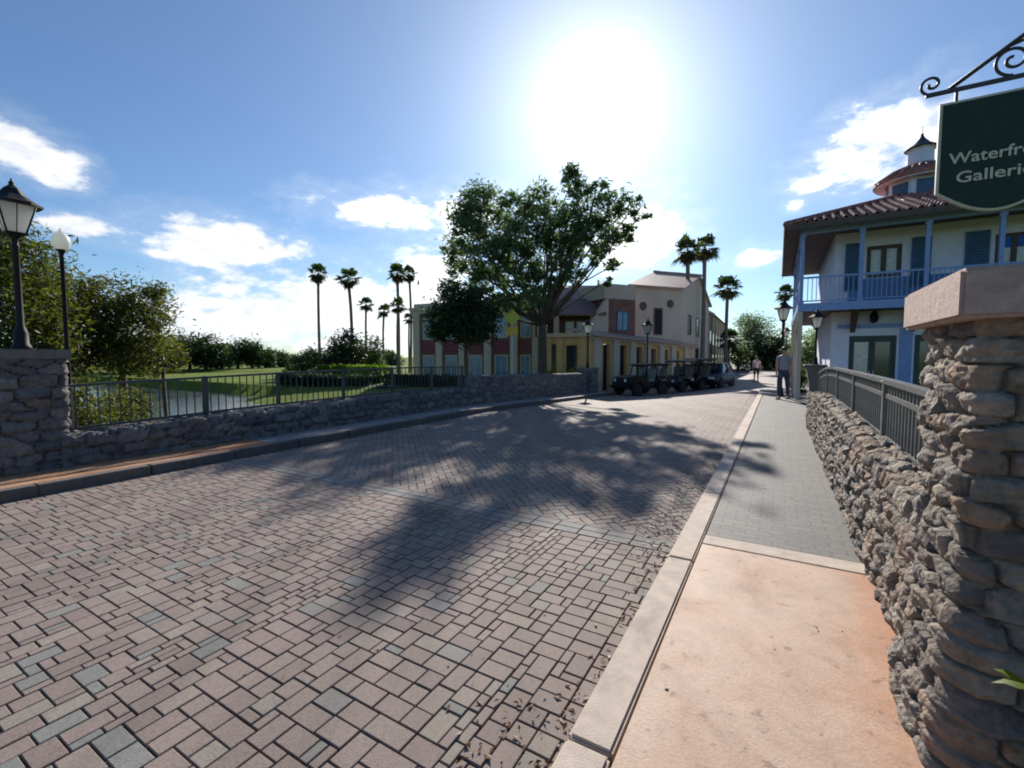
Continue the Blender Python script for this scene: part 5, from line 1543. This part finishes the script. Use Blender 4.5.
# palms
def palm(name, label, px, py_top, d, crown_px, seed, skirt=1.0, group='tall fan palms', proto=None, lean=0.0, nfr=30, small=False):
    c = at(px, py_top, d); g0 = G(c.x, c.y)
    cr = crown_px * d / F
    top = c.z - cr * .72 - g0
    th = thing(name, label, 'palm tree', (c.x, c.y, g0), 0, group)
    g_ = random.Random(seed); mb = MB()
    lx = g_.uniform(-.25, .25) + lean; ly = g_.uniform(-.3, .3)
    tp = Vector((0, 0, top)); tr = max(.11, min(.22, cr * .13))
    pts = [(lx * math.sin(math.pi * f) , ly * math.sin(math.pi * f), top * f if f else -.3) for f in (0, .03, .15, .3, .5, .7, .85, 1)]
    mb.tube(pts, [tr * 1.9, tr * 1.5, tr * 1.15, tr, tr * .92, tr * .88, tr * .88, tr * 1.05], 9)
    mb.build('trunk', M['palm_bark'], th)
    def fronds(n_, e0, e1, ln, mat_, nm, droop):
        V = []; Q = []; T = []
        for i in range(n_):
            a_ = 2 * math.pi * (i * .618 + g_.uniform(-.05, .05)); el = R(e0 + (e1 - e0) * (i + .5) / n_ + g_.uniform(-14, 14))
            L = ln * g_.uniform(.78, 1.22)
            u = Vector((math.cos(a_) * math.cos(el), math.sin(a_) * math.cos(el), math.sin(el)))
            side = Vector((-math.sin(a_), math.cos(a_), 0)); nn = side.cross(u)
            hub = tp + u * L * g_.uniform(.38, .50)
            t_ = g_.random()
            w = side * .018 * ln
            b = len(V); V += [tuple(tp - w), tuple(tp + w), tuple(hub + w * .6), tuple(hub - w * .6)]; Q += [b, b + 1, b + 2, b + 3]; T.append(t_)
            k_ = 11
            for j in range(k_):
                f = (j - (k_ - 1) / 2) / ((k_ - 1) / 2); an = f * R(95)
                dr = u * math.cos(an) + side * math.sin(an)
                ll = L * .60 * (1 - .22 * abs(f)) * g_.uniform(.85, 1.1)
                mid = hub + dr * ll * .6 + nn * (.05 * L)
                tipp = hub + dr * ll - Vector((0, 0, ll * droop * g_.uniform(.6, 1.4)))
                wv = (nn.cross(dr)).normalized() * ll * .105
                b = len(V); V += [tuple(hub), tuple(mid + wv), tuple(tipp), tuple(mid - wv)]; Q += [b, b + 1, b + 2, b + 3]; T.append(clamp(t_ + g_.uniform(-.2, .2)))
        mesh_np(nm, V, 4, Q, mat_, th, attr={'tint': ('FACE', T)})
    fronds(nfr - 4, 82, -36, cr, M['palm_leaf'], 'crown', .35)
    if skirt: fronds(int(18 * skirt) + 5, -38, -82, cr * .8 * (0.7 + .3 * skirt), M['palm_dead'], 'dead_fronds', .2)
    return th
palms = [('fan palm furthest left, tallest, with a ball of dead fronds below its crown', 318, 266, 62, 11, 1, 1.0),
         ('tall fan palm right of the leftmost palm, above the round dark tree', 348, 270, 58, 13, 2, .8),
         ('short fan palm between two taller groups, lowest but one on the lawn', 366, 298, 64, 9, 3, .5),
         ('short fan palm just left of the palm pair, thin trunk', 384, 305, 62, 8.5, 4, .5),
         ('tall fan palm of the close pair, the left and higher one', 397, 265, 56, 12, 5, .9),
         ('tall fan palm of the close pair, the right and slimmer one', 409, 267, 60, 10, 6, .9),
         ('stout fan palm below the tall pair, crown at mid height', 398, 299, 52, 10, 7, .6),
         ('small fan palm touching the left corner of the brick building', 409, 314, 54, 7, 8, .5)]
for lab, px, py, d, c_, sd, sk in palms: palm('fan_palm', lab, px, py, d, c_, sd, sk)
palm('fan_palm', 'left palm of the twin palms in front of the pale gabled block', 688, 238, 38, 17, 9, .8, 'palms along the street', lean=.1)
palm('fan_palm', 'right palm of the twin palms in front of the pale gabled block', 705, 237, 40, 16, 10, .8, 'palms along the street')
palm('fan_palm', 'single bushy palm right of the twin palms, beyond the peach house', 728, 277, 55, 15, 11, 1.0, 'palms along the street', nfr=36)
palm('fan_palm', 'low palm beside the corner of the blue balcony, half hidden', 786, 285, 40, 11, 12, .5, 'palms along the street')
palm('fan_palm', 'low dark palm at the foot of the single bushy palm', 730, 330, 58, 13, 13, .6, 'palms along the street', nfr=34)

# round trees, hedges across the lawn
def far_tree(name, label, px, d, lobes, n, size, m_, seed, group=None, cat='tree', tr=.18, fpy=360):
    b = at(px, 370, d)
    return tree(name, label, cat, (b.x, b.y, G(b.x, b.y)), lobes, n, size, m_, tr, at(px, fpy, d), seed, group, twigs=2)
far_tree('round_tree', 'round dark tree between palms beyond the lawn', 346, 46, [pl(346, 348, 46, 15), pl(338, 355, 46, 11), pl(356, 353, 46, 11)], 3500, .2, 'leaf_dark', 31)
far_tree('round_tree', 'greyish loose tree just right of the round dark tree', 370, 50, [pl(370, 350, 50, 13), pl(364, 358, 50, 10), pl(377, 360, 50, 8)], 2200, .18, 'leaf_far', 32)
far_tree('round_tree', 'low spreading dark tree at the left end of the lawn hedge', 306, 44, [pl(300, 364, 44, 10), pl(312, 362, 44, 11), pl(322, 366, 44, 9), pl(292, 370, 44, 8)], 2600, .18, 'leaf_dark', 33, tr=.12, fpy=368)
def hedge(label, p0, p1, z1, w, n, size, m_, seed, group=None, cat='hedge'):
    """clipped hedge between two world points"""
    p0, p1 = Vector(p0), Vector(p1); L = (p1 - p0).length; c = (p0 + p1) / 2; g0 = G(c.x, c.y)
    g_ = np.random.default_rng(seed); h = z1 - g0
    th = thing('hedge', label, cat, (c.x, c.y, g0), math.atan2(p1.y - p0.y, p1.x - p0.x), group)
    face = g_.integers(0, 3, n)
    X = (g_.random(n) - .5) * L; Y = (g_.random(n) - .5) * w; Z = g_.random(n) * h
    Y = np.where(face == 0, -w / 2 + g_.normal(0, .06, n), np.where(face == 1, w / 2 + g_.normal(0, .06, n), Y)); Z = np.where(face == 2, h + g_.normal(0, .07, n), Z)
    P = np.stack([X, Y, Z], 1)
    a = g_.normal(size=(n, 3)); a /= np.linalg.norm(a, axis=1)[:, None]; b = g_.normal(size=(n, 3)); b -= a * (a * b).sum(1)[:, None]; b /= np.linalg.norm(b, axis=1)[:, None]
    a *= size; b *= size * .6
    V = np.stack([P - a, P + b, P + a, P - b], 1).reshape(-1, 3)
    mesh_np('foliage', V, 4, np.arange(4 * n), M[m_], th, attr={'tint': ('FACE', np.clip(.5 * vnoise(X * 1.5, Z * 2, seed) + .5 * g_.random(n), 0, 1))})
    mb = MB(); k = max(3, int(L / .8))
    for i in range(k):
        x = -L / 2 + L * (i + .5) / k; mb.tube([(x, 0, -.1), (x + .1, .1, h * .5), (x - .05, -.1, h * .9)], [.04, .03, .01], 5)
    mb.build('stem', M['bark'], th)
    return th
a_ = at(284, 378, 36); b_ = at(376, 374, 33)
hedge('long dark clipped hedge running across the sunlit lawn', (a_.x, a_.y, 0), (b_.x, b_.y, 0), .12, 1.6, 9000, .10, 'leaf_dark', 51)
a_ = at(322, 370, 42); b_ = at(386, 368, 38)
hedge('bright yellow-green hedge behind the dark clipped one', (a_.x, a_.y, 0), (b_.x, b_.y, 0), .75, 1.2, 5000, .11, 'leaf_bright', 52)
a_ = at(388, 380, 31); b_ = at(500, 378, 27)
hedge('dark hedge at the foot of the brick building, behind the shaded wall', (a_.x, a_.y, 0), (b_.x, b_.y, 0), .30, 1.0, 8000, .09, 'leaf_dark', 53)
for i, (px, lab, r_) in enumerate([(552, 'yellow-green bush by the dark doorway of the yellow wing', 11), (571, 'bright yellow-green bush under the window of the yellow wing', 9)]):
    shrub('door_bush', lab, px, 367, 26.0, r_, 1200, .09, 'leaf_yellow', 60 + i, 'bushes before the yellow wing')
# far treeline across the lake
g_ = random.Random(5)
protos = []
pos = [(312, 357, 110, 9, 'leaf_far'), (330, 360, 120, 9, 'leaf_dark'), (392, 358, 100, 10, 'leaf_far'), (372, 360, 118, 10, 'leaf_far'), (172, 338, 82, 17, 'leaf_far'), (190, 342, 86, 16, 'leaf_far'), (206, 343, 84, 15, 'leaf_dark'), (158, 345, 78, 12, 'leaf_olive'), (222, 350, 86, 13, 'leaf_far'), (238, 344, 92, 14, 'leaf_far'), (252, 350, 90, 12, 'leaf_dark'), (266, 354, 95, 10, 'leaf_far'), (278, 358, 98, 9, 'leaf_far'), (140, 340, 80, 16, 'leaf_far'), (120, 342, 82, 16, 'leaf_dark'), (292, 362, 105, 8, 'leaf_far')]
names = ['distant low tree behind the leftmost palm trunk', 'distant dark tree left of the round dark tree', 'distant tree at the foot of the palm pair', 'distant tree behind the greyish loose tree', 'tallest pale green tree on the far shore', 'second rounded tree on the far shore, right of the tallest', 'darker tree on the far shore left of a gap', 'low olive tree at the left end of the far shore', 'low tree filling the dip of the far treeline', 'pale tree standing up right of the dip in the far treeline', 'dark small tree on the far shore above the lawn tip', 'small distant tree on the far shore where the treeline sinks', 'tiny distant tree near the end of the far treeline', 'far shore tree showing behind the sparse dark tree', 'dark far tree behind the reddish sparse tree', 'last tiny tree of the far treeline, beside the leftmost palm']
for i, ((px, py, d, r, m_), lab) in enumerate(zip(pos, names)):
    d -= 15 if px < 290 else 0
    b = at(px, 372, d); g0 = G(b.x, b.y)
    z1 = at(px, py - 7, d).z; k = r * 1.15 * d / F; h = z1 - g0
    lob = [(b.x + g_.uniform(-.4, .4) * k, b.y + g_.uniform(-.4, .4) * k, g0 + h * g_.uniform(.28, .74), k * g_.uniform(.6, .8), k * .7, h * g_.uniform(.25, .36)) for _ in range(5)]
    tree('shore_tree', lab, 'tree', (b.x, b.y, g0), lob, 2600, .30, m_, .2, (b.x, b.y, g0 + h * .25), 70 + i, 'trees on the far shore', twigs=1)
# trees at the end of the street
far_tree('street_tree', 'dark green tree at the end of the street, left of the people', 752, 62, [pl(748, 326, 62, 13), pl(758, 334, 62, 17), pl(744, 345, 62, 13), pl(766, 343, 61, 16), pl(752, 358, 62, 15), pl(768, 360, 61, 14)], 9000, .2, 'leaf_oak', 91, 'trees ending the street')
far_tree('street_tree', 'lower tree right of the dark green one, beside the balcony corner', 776, 58, [pl(772, 348, 58, 12), pl(782, 352, 58, 12), pl(775, 362, 58, 13), pl(788, 366, 58, 12)], 6500, .2, 'leaf_dark', 92, 'trees ending the street')
far_tree('street_tree', 'green tree seen under the blue balcony, behind its corner post', 812, 48, [pl(806, 345, 48, 16), pl(820, 352, 48, 18), pl(812, 362, 48, 16), pl(832, 345, 48, 16)], 7000, .18, 'leaf_oak', 94, 'trees ending the street')
far_tree('street_tree', 'small tree hiding the foot of the peach house', 738, 66, [pl(736, 352, 66, 10), pl(742, 360, 66, 9)], 1800, .2, 'leaf_dark', 93, 'trees ending the street')
for i, (px, py, d, lab) in enumerate([(800, 366, 21, 'yellow-green plant between the person and the tapered pedestal')]):
    shrub('planter_bush', lab, px, py, d, 9, 1500, .07, 'leaf_bright', 95)
# leafy plant at the foot of the near pillar
def leafy_plant():
    c = ST(.93, 1.72, 0); th = thing('leafy_plant', 'glossy bright green leafy plant at the foot of the near pillar', 'plant', (c.x, c.y, .03))
    g = random.Random(8); V = []; Q = []; T = []; mb = MB()
    for i in range(75):
        a_ = g.uniform(0, 6.28); rr = g.uniform(.02, .30); h = g.uniform(.2, .72)
        p = Vector((math.cos(a_) * rr, math.sin(a_) * rr, h)); d = (Vector((math.cos(a_), math.sin(a_), g.uniform(-.4, .5)))).normalized(); s = d.cross(Vector((0, 0, 1))).normalized(); L = g.uniform(.07, .13)
        if i % 3 == 0: mb.tube([(0, 0, -.05), (p.x * .6, p.y * .6, h * .6), tuple(p)], [.008, .006, .003], 5)
        n_ = s.cross(d); b = len(V)
        V += [tuple(p), tuple(p + d * L * .35 + s * L * .22 - n_ * .006), tuple(p + d * L * .7 + s * L * .17 - n_ * .004), tuple(p + d * L - Vector((0, 0, .02))), tuple(p + d * L * .7 - s * L * .17 - n_ * .004), tuple(p + d * L * .35 - s * L * .22 - n_ * .006), tuple(p + d * L * .35), tuple(p + d * L * .7)]
        t_ = g.random()
        for f in ((0, 1, 6, 0), (0, 6, 5, 0), (1, 2, 7, 6), (6, 7, 4, 5), (2, 3, 7, 2), (7, 3, 4, 7)): pass
        Q += [b, b + 1, b + 6, b + 5, b + 1, b + 2, b + 7, b + 6, b + 6, b + 7, b + 4, b + 5, b + 2, b + 3, b + 4, b + 7]; T += [t_] * 4
    mesh_np('foliage', V, 4, Q, M['leaf_bright'], th, smooth=True, attr={'tint': ('FACE', T)})
    mb.build('stem', M['leaf_bright'], th)
leafy_plant()
# ------------------------------------------------------------------ vehicles
def wheel(parent, x, y, r, w, hub='rim'):
    """axle along y"""
    mb = MB(); mb.M = Matrix.Translation((x, y, r)) @ Matrix.Rotation(R(90), 4, 'X')
    mb.lathe([(r * .62, -w / 2), (r * .9, -w / 2), (r, -w * .36), (r, w * .36), (r * .9, w / 2), (r * .62, w / 2)], n=22)
    wl = mb.build('tyre', M['tyre'], parent)
    mb = MB(); mb.M = Matrix.Translation((x, y, r)) @ Matrix.Rotation(R(90), 4, 'X')
    mb.lathe([(.02, -w * .46), (r * .2, -w * .48), (r * .25, -w * .40), (r * .55, -w * .38), (r * .63, -w * .49), (r * .63, w * .49), (r * .55, w * .38), (r * .25, w * .40), (r * .2, w * .48), (.02, w * .46)], n=22)
    mb.build('rim', M[hub], wl)
def open_vehicle(label, loc, rz, body_m, roof_m, L=3.2, Wd=1.5, Hh=1.72, kind='jeep'):
    th = thing('open_vehicle', label, 'vehicle', loc, rz, 'open vehicles parked at the kerb')
    h = L / 2; w = Wd / 2; r = .33 if kind == 'jeep' else .27
    xf, xr = h - .55, -h + .6
    if kind == 'jeep':
        prof = [(-h, .48), (-h, .98), (-h + .9, 1.0), (-h + .95, .78), (.05, .76), (.2, 1.02), (h - .85, 1.06), (h - .05, .96), (h, .9), (h, .46), (h - .15, .38), (-h + .1, .38)]
    else:
        prof = [(-h, .42), (-h, .78), (-h + .7, .80), (-h + .75, .45), (.25, .36), (.62, .40), (.78, .95), (h - .35, .92), (h - .02, .62), (h, .40), (h - .2, .32), (-h + .1, .32)]
    mb = MB(); mb.extr(prof, -w + .16, w - .16); body = mb.build('body', body_m, th, bevel=.03, seg=2)
    # fenders
    for x in (xf, xr):
        for s_ in (-1, 1):
            mb = MB(); n_ = 9; pts = []
            for k in range(n_ + 1):
                a_ = math.pi * (k / n_) ; pts.append((x + (r + .10) * math.cos(a_), r + (r + .10) * math.sin(a_)))
            for k in range(n_, -1, -1):
                a_ = math.pi * (k / n_); pts.append((x + (r + .05) * math.cos(a_), r + (r + .05) * math.sin(a_)))
            ya, yb = sorted((s_ * (w - .17), s_ * (w + .02))); mb.extr(pts, ya, yb); mb.build('fender', body_m, th)
            wheel(th, x, s_ * (w - .10), r, .19)
    # windscreen
    wx = .28 if kind == 'jeep' else .72; zb, zt = (1.02 if kind == 'jeep' else .93), Hh - .06
    mb = MB()
    for s_ in (-1, 1): mb.tube([(wx, s_ * (w - .2), zb - .1), (wx - .16, s_ * (w - .2), zt)], .026, 6)
    mb.tube([(wx - .16, -w + .2, zt), (wx - .16, w - .2, zt)], .026, 6)
    fr = mb.build('windscreen_frame', M['black_metal'], th)
    mb = MB(); mb.add([(wx - .01, -w + .22, zb), (wx - .01, w - .22, zb), (wx - .155, w - .22, zt), (wx - .155, -w + .22, zt), (wx - .018, -w + .22, zb), (wx - .018, w - .22, zb), (wx - .163, w - .22, zt), (wx - .163, -w + .22, zt)], [(0, 1, 2, 3), (7, 6, 5, 4), (0, 4, 5, 1), (1, 5, 6, 2), (2, 6, 7, 3), (3, 7, 4, 0)])
    # roll bars and roof
    mb = MB()
    for x in ((-.5, -h + .12) if kind == 'jeep' else (-.35, -h + .1)):
        for s_ in (-1, 1): mb.tube([(x, s_ * (w - .2), .8), (x + .03, s_ * (w - .22), Hh - .04)], .027, 6)
        mb.tube([(x + .03, -w + .22, Hh - .05), (x + .03, w - .22, Hh - .05)], .026, 6)
    mb.build('roll_bar', M['black_metal'], th)
    mb = MB(); mb.extr([(-h + .02, Hh - .03), (wx - .05, Hh - .03), (wx + .02, Hh + .0), (wx - .15, Hh + .05), (-h * .4, Hh + .075), (-h + .1, Hh + .05)], -w + .1, w - .1); mb.build('roof', roof_m, th, bevel=.02, seg=2)
    for x in ((-.15, -1.0) if kind == 'jeep' else (-.05, -.95)):
        for s_ in ((-1, 1)):
            mb = MB(); mb.bb(x - .22, x + .24, s_ * .34 - .26, s_ * .34 + .26, .72, .86); mb.box((x - .24, s_ * .34, 1.12), (.12, .5, .56), ry=R(-10)); mb.box((x - .29, s_ * .34, 1.45), (.09, .26, .16), ry=R(-8))
            mb.build('seat', M['seat_tan'] if kind != 'jeep' else M['canvas_grey'], th, bevel=.03, seg=2)
    mb = MB(); mb.M = Matrix.Translation((wx - .25, .34, 1.08)) @ Matrix.Rotation(R(-60), 4, 'Y')
    ring = [(.17 * math.cos(2 * math.pi * k / 16), .17 * math.sin(2 * math.pi * k / 16), 0) for k in range(17)]
    mb.tube(ring, .014, 6); mb.tube([(0, 0, 0), (0, 0, -.3)], .015, 6); mb.tube([(-.17, 0, 0), (.17, 0, 0)], .012, 5); mb.build('steering_wheel', M['black_metal'], th)
    for s_ in (-1, 1):
        mb = MB(); mb.M = Matrix.Translation((h - .01, s_ * (w - .36), .80 if kind == 'jeep' else .62)) @ Matrix.Rotation(R(90), 4, 'Y')
        mb.lathe([(.09, -.02), (.095, .01), (.07, .03), (.01, .035)], n=14); mb.build('headlight', M['lens_white'], th)
    mb = MB(); mb.bb(h + .01, h + .1, -w + .1, w - .1, .42, .56); mb.build('bumper', M['black_metal'], th, bevel=.02)
    mb = MB(); mb.bb(-h - .1, -h - .01, -w + .1, w - .1, .42, .56); mb.build('bumper', M['black_metal'], th, bevel=.02)
    return th
def parked_car(label, loc, rz, paint, L=4.3, Wd=1.78, Hh=1.5, suv=False):
    th = thing('parked_car', label, 'car', loc, rz)
    h = L / 2; w = Wd / 2; r = .33
    # body: lofted cross sections (x, half width, z low, z shoulder)
    zs = .92 if not suv else 1.02
    secs = [(-h, w * .78, .42, zs * .84), (-h + .12, w * .9, .28, zs * .95), (-h + .8, w, .2, zs), (0, w, .2, zs), (h - 1.1, w, .2, zs * .97), (h - .35, w * .92, .24, zs * .82), (h - .05, w * .78, .32, zs * .68), (h, w * .7, .40, zs * .6)]
    mb = MB(); vs = []; ring = 8
    for x, hw, zl, zh in secs:
        zm = zl + (zh - zl) * .55
        vs += [(x, -hw * .9, zl), (x, -hw, zl + .12), (x, -hw, zm), (x, -hw * .93, zh), (x, hw * .93, zh), (x, hw, zm), (x, hw, zl + .12), (x, hw * .9, zl)]
    fs = []
    for i in range(len(secs) - 1):
        for k in range(ring):
            k2 = (k + 1) % ring; fs.append((i * ring + k, i * ring + k2, (i + 1) * ring + k2, (i + 1) * ring + k))
    fs += [tuple(range(ring))[::-1], tuple((len(secs) - 1) * ring + k for k in range(ring))]
    mb.add(vs, fs, True); mb.build('body', paint, th, bevel=0)
    x0, x1, x2, x3 = (-h + .35, -h + 1.0, .35, h - 1.15) if not suv else (-h + .1, -h + .45, .35, h - 1.15)
    g = [(x0, w * .88, zs - .02), (x1, w * .70, Hh), (x2, w * .70, Hh), (x3, w * .86, zs - .04)]
    def house(scale, z_in, x_in=0):
        out = []
        for i, (x, hw, z) in enumerate(g):
            out += [(x, -hw * scale, z), (x, hw * scale, z)]
        return out
    v = house(1, 0)
    mb = MB(); mb.add(v, [(0, 1, 3, 2), (4, 5, 7, 6), (0, 2, 4, 6), (1, 7, 5, 3), (0, 6, 7, 1)]); mb.build('window', M['glass'], th)
    mb = MB()
    mb.add([(x1 - .05, -w * .71, Hh - .01), (x1 - .05, w * .71, Hh - .01), (x2 + .06, w * .71, Hh - .01), (x2 + .06, -w * .71, Hh - .01), (x1 + .1, -w * .6, Hh + .05), (x1 + .1, w * .6, Hh + .05), (x2 - .1, w * .6, Hh + .05), (x2 - .1, -w * .6, Hh + .05)], [(0, 3, 2, 1), (4, 5, 6, 7), (0, 1, 5, 4), (1, 2, 6, 5), (2, 3, 7, 6), (3, 0, 4, 7)])
    for s_ in (-1, 1):
        for (xa, ya, za), (xb, yb, zb) in (((x0, w * .89, zs), (x1, w * .71, Hh)), ((x3, w * .87, zs), (x2, w * .71, Hh)), (((x1 + x2) / 2 - .1, w * .89, zs), ((x1 + x2) / 2 - .1, w * .71, Hh))):
            mb.tube([(xa, s_ * ya, za), (xb, s_ * yb, zb)], .035, 5)
    mb.build('roof', paint, th)
    for x in (h - .82, -h + .82):
        for s_ in (-1, 1): wheel(th, x, s_ * (w - .09), r, .2)
    for s_ in (-1, 1):
        mb = MB(); mb.box((h - .06, s_ * w * .58, zs * .68), (.12, .34, .13)); mb.build('headlight', M['lens_white'], th, bevel=.03)
        mb = MB(); mb.box((-h + .02, s_ * w * .62, zs * .8), (.09, .3, .14)); mb.build('tail_light', M['red_panel'], th, bevel=.02)
        mb = MB(); mb.box((x3 - .2, s_ * (w + .08), zs + .06), (.12, .2, .13)); mb.build('mirror', paint, th, bevel=.03)
    return th
def along(az): return R(90 - az)
p = on_ground(641, 395)
open_vehicle('black open-sided utility vehicle with flat dark roof, nearest of the parked row', p, along(242), M['car_black'], M['car_black'], 2.9, 1.5, 1.58, 'jeep')
p = on_ground(680, 391.5)
open_vehicle('open golf cart with a grey-green canopy, parked second behind the black vehicle', p, along(232), M['car_navy'], M['canvas_grey'], 2.5, 1.35, 1.72, 'cart')
p = on_ground(697, 389.5)
open_vehicle('open golf cart with a black canopy, parked third in the dark row', p, along(228), M['car_black'], M['car_black'], 2.5, 1.35, 1.72, 'cart')
parked_car('dark navy parked car, last before the end of the street', on_ground(713, 387.3), along(222), M['car_navy'], 3.7, 1.65, 1.42)

# ------------------------------------------------------------------ people
def skin_mesh(name, verts, edges, radii, m_, root=0, sub=1):
    me = bpy.data.meshes.new(name); me.from_pydata(verts, edges, []); me.materials.append(m_)
    o = bpy.data.objects.new(name + '_tmp', me); COL.objects.link(o)
    sk = o.modifiers.new('skin', 'SKIN'); sk.use_smooth_shade = True
    for i, r_ in enumerate(radii):
        o.data.skin_vertices[0].data[i].radius = r_ if hasattr(r_, '__len__') else (r_, r_)
        o.data.skin_vertices[0].data[i].use_root = (i == root)
    s_ = o.modifiers.new('sub', 'SUBSURF'); s_.levels = sub; s_.render_levels = sub
    bpy.context.view_layer.update(); dg = bpy.context.evaluated_depsgraph_get()
    out = bpy.data.meshes.new_from_object(o.evaluated_get(dg)); bpy.data.objects.remove(o)
    out.materials.clear(); out.materials.append(m_)
    for p_ in out.polygons: p_.use_smooth = True
    return out
def person(label, loc, rz, height, shirt, legs, shorts=False, stride=.16, hair=True, sleeves='short'):
    """walking figure facing local +y"""
    th = thing('person', label, 'person', loc, rz); th.scale = (height / 1.76,) * 3
    st_ = stride
    V = [(0, 0, .95), (0, .0, 1.08), (0, .0, 1.28), (0, -.005, 1.44), (0, .005, 1.52), (0, .02, 1.60), (0, .015, 1.70)]
    Rr = [(.135, .10), (.125, .09), (.15, .105), (.085, .07), (.05, .055), (.078, .092), (.07, .082)]
    E = [(i, i + 1) for i in range(6)]
    def chain(pts, start):
        prev = start
        for p_, r_ in pts:
            V.append(p_); Rr.append(r_); E.append((prev, len(V) - 1)); prev = len(V) - 1
    for sd in (-1, 1):
        sw = st_ * sd
        chain([((sd * .18, 0, 1.41), .058), ((sd * .225, -.02 - sw * .3, 1.13), .043), ((sd * .235, .05 - sw * .8, .90), .030), ((sd * .235, .07 - sw * .9, .83), (.022, .036))], 3)
        chain([((sd * .095, 0, .88), .092), ((sd * .10, .05 + sw * .75, .50), .060), ((sd * .10, -.02 + sw * 1.4, .10), .040), ((sd * .10, -.03 + sw * 1.4, .045), .038), ((sd * .11, .14 + sw * 1.4, .03), .034)], 0)
    me = skin_mesh('body', V, E, Rr, M['skin'], 0, 2)
    bm = bmesh.new(); bm.from_mesh(me)
    fb = MB()
    for sd in (-1, 1):
        sw = st_ * sd; hx, hy, hz = sd * .235, .07 - sw * .9, .83
        for k, (dy, ln) in enumerate(((-.028, .062), (-.010, .075), (.010, .080), (.027, .070))):
            fb.tube([(hx, hy + dy, hz + .01), (hx - sd * .004, hy + dy * 1.1 + .004, hz - ln * .55), (hx - sd * .018, hy + dy * 1.05 + .008, hz - ln)], [.0095, .0085, .006], 6)
        fb.tube([(hx - sd * .005, hy + .03, hz + .03), (hx - sd * .02, hy + .052, hz - .005), (hx - sd * .026, hy + .055, hz - .03)], [.011, .009, .007], 6)
        fb.tube([(sd * .082, .012, 1.665), (sd * .09, .004, 1.65), (sd * .083, .012, 1.625)], [.008, .018, .008], 6)   # ears
    fb.tube([(0, .105, 1.655), (0, .128, 1.625), (0, .108, 1.615)], [.008, .014, .008], 6)     # nose
    m2 = bpy.data.meshes.new('tmp'); m2.from_pydata(fb.v, [], fb.f); bm.from_mesh(m2); bm.to_mesh(me); bm.free(); bpy.data.meshes.remove(m2)
    for p_ in me.polygons: p_.use_smooth = True
    link('body', me, th)
    # clothing
    V2 = [(0, 0, .84), (0, 0, 1.08), (0, 0, 1.28), (0, -.005, 1.435), (0, 0, 1.475)]; R2 = [(.155, .118), (.145, .108), (.168, .122), (.10, .085), (.065, .062)]; E2 = [(0, 1), (1, 2), (2, 3), (3, 4)]
    for sd in (-1, 1):
        sw = st_ * sd
        V2 += [(sd * .18, 0, 1.41), (sd * .205, -.01 - sw * .15, 1.24)]; R2 += [.07, .062]; a_ = len(V2); E2 += [(3, a_ - 2), (a_ - 2, a_ - 1)]
    link('shirt', skin_mesh('shirt', V2, E2, R2, M[shirt], 0, 2), th)
    V3 = [(0, 0, 1.06), (0, 0, .92)]; R3 = [(.142, .108), (.148, .112)]; E3 = [(0, 1)]
    for sd in (-1, 1):
        sw = st_ * sd
        pts = [((sd * .10, 0, .84), .102), ((sd * .102, .05 + sw * .70, .52), .075)]
        if not shorts: pts.append(((sd * .10, -.02 + sw * 1.38, .11), .056))
        prev = 1
        for p_, r_ in pts: V3.append(p_); R3.append(r_); E3.append((prev, len(V3) - 1)); prev = len(V3) - 1
    link('shorts' if shorts else 'trousers', skin_mesh('trousers', V3, E3, R3, M[legs], 0, 2), th)
    for sd in (-1, 1):
        sw = st_ * sd; mb = MB()
        mb.extx([(-.09 + sw * 1.4, 0), (.19 + sw * 1.4, 0), (.20 + sw * 1.4, .035), (.10 + sw * 1.4, .075), (.02 + sw * 1.4, .11), (-.08 + sw * 1.4, .11), (-.095 + sw * 1.4, .04)], sd * .105 - .05, sd * .105 + .05)
        mb.build('shoe', M['shoe'], th, bevel=.012, seg=2)
    mb = MB(); mb.M = Matrix.Translation((0, -.004, 1.675)) @ Matrix.Diagonal((1, 1.15, 1, 1))
    mb.lathe([(.088, -.03), (.094, .02), (.082, .065), (.05, .095), (.01, .105)], n=14); mb.build('hair', M['hair'], th)
    return th
p = on_ground(783, 399, .096)
person('person in grey shirt and dark navy trousers walking on the right pavement', p, R(-30 + 170), 1.86, 'shirt_grey', 'trouser_navy')
p = on_ground(756, 382.5, 0)
person('distant person in pale pink shirt and black shorts at the end of the street', p, R(150), 1.66, 'shirt_pink', 'short_black', True)
# ------------------------------------------------------------------ render settings
scene.render.engine = 'CYCLES'
scene.cycles.use_denoising = True
scene.cycles.use_adaptive_sampling = True
scene.cycles.adaptive_threshold = 0.015
scene.cycles.max_bounces = 6
scene.cycles.diffuse_bounces = 3
scene.cycles.glossy_bounces = 3
scene.cycles.transmission_bounces = 4
scene.cycles.transparent_max_bounces = 8
scene.cycles.caustics_reflective = False
scene.cycles.caustics_refractive = False
scene.cycles.sample_clamp_indirect = 6
scene.cycles.filter_width = 1.9
scene.view_settings.view_transform = 'Standard'
scene.view_settings.look = 'None'
scene.view_settings.exposure = 0.56
scene.view_settings.gamma = 1.0
scene.view_settings.use_curve_mapping = False
scene.render.resolution_x = 1024
scene.render.resolution_y = 768
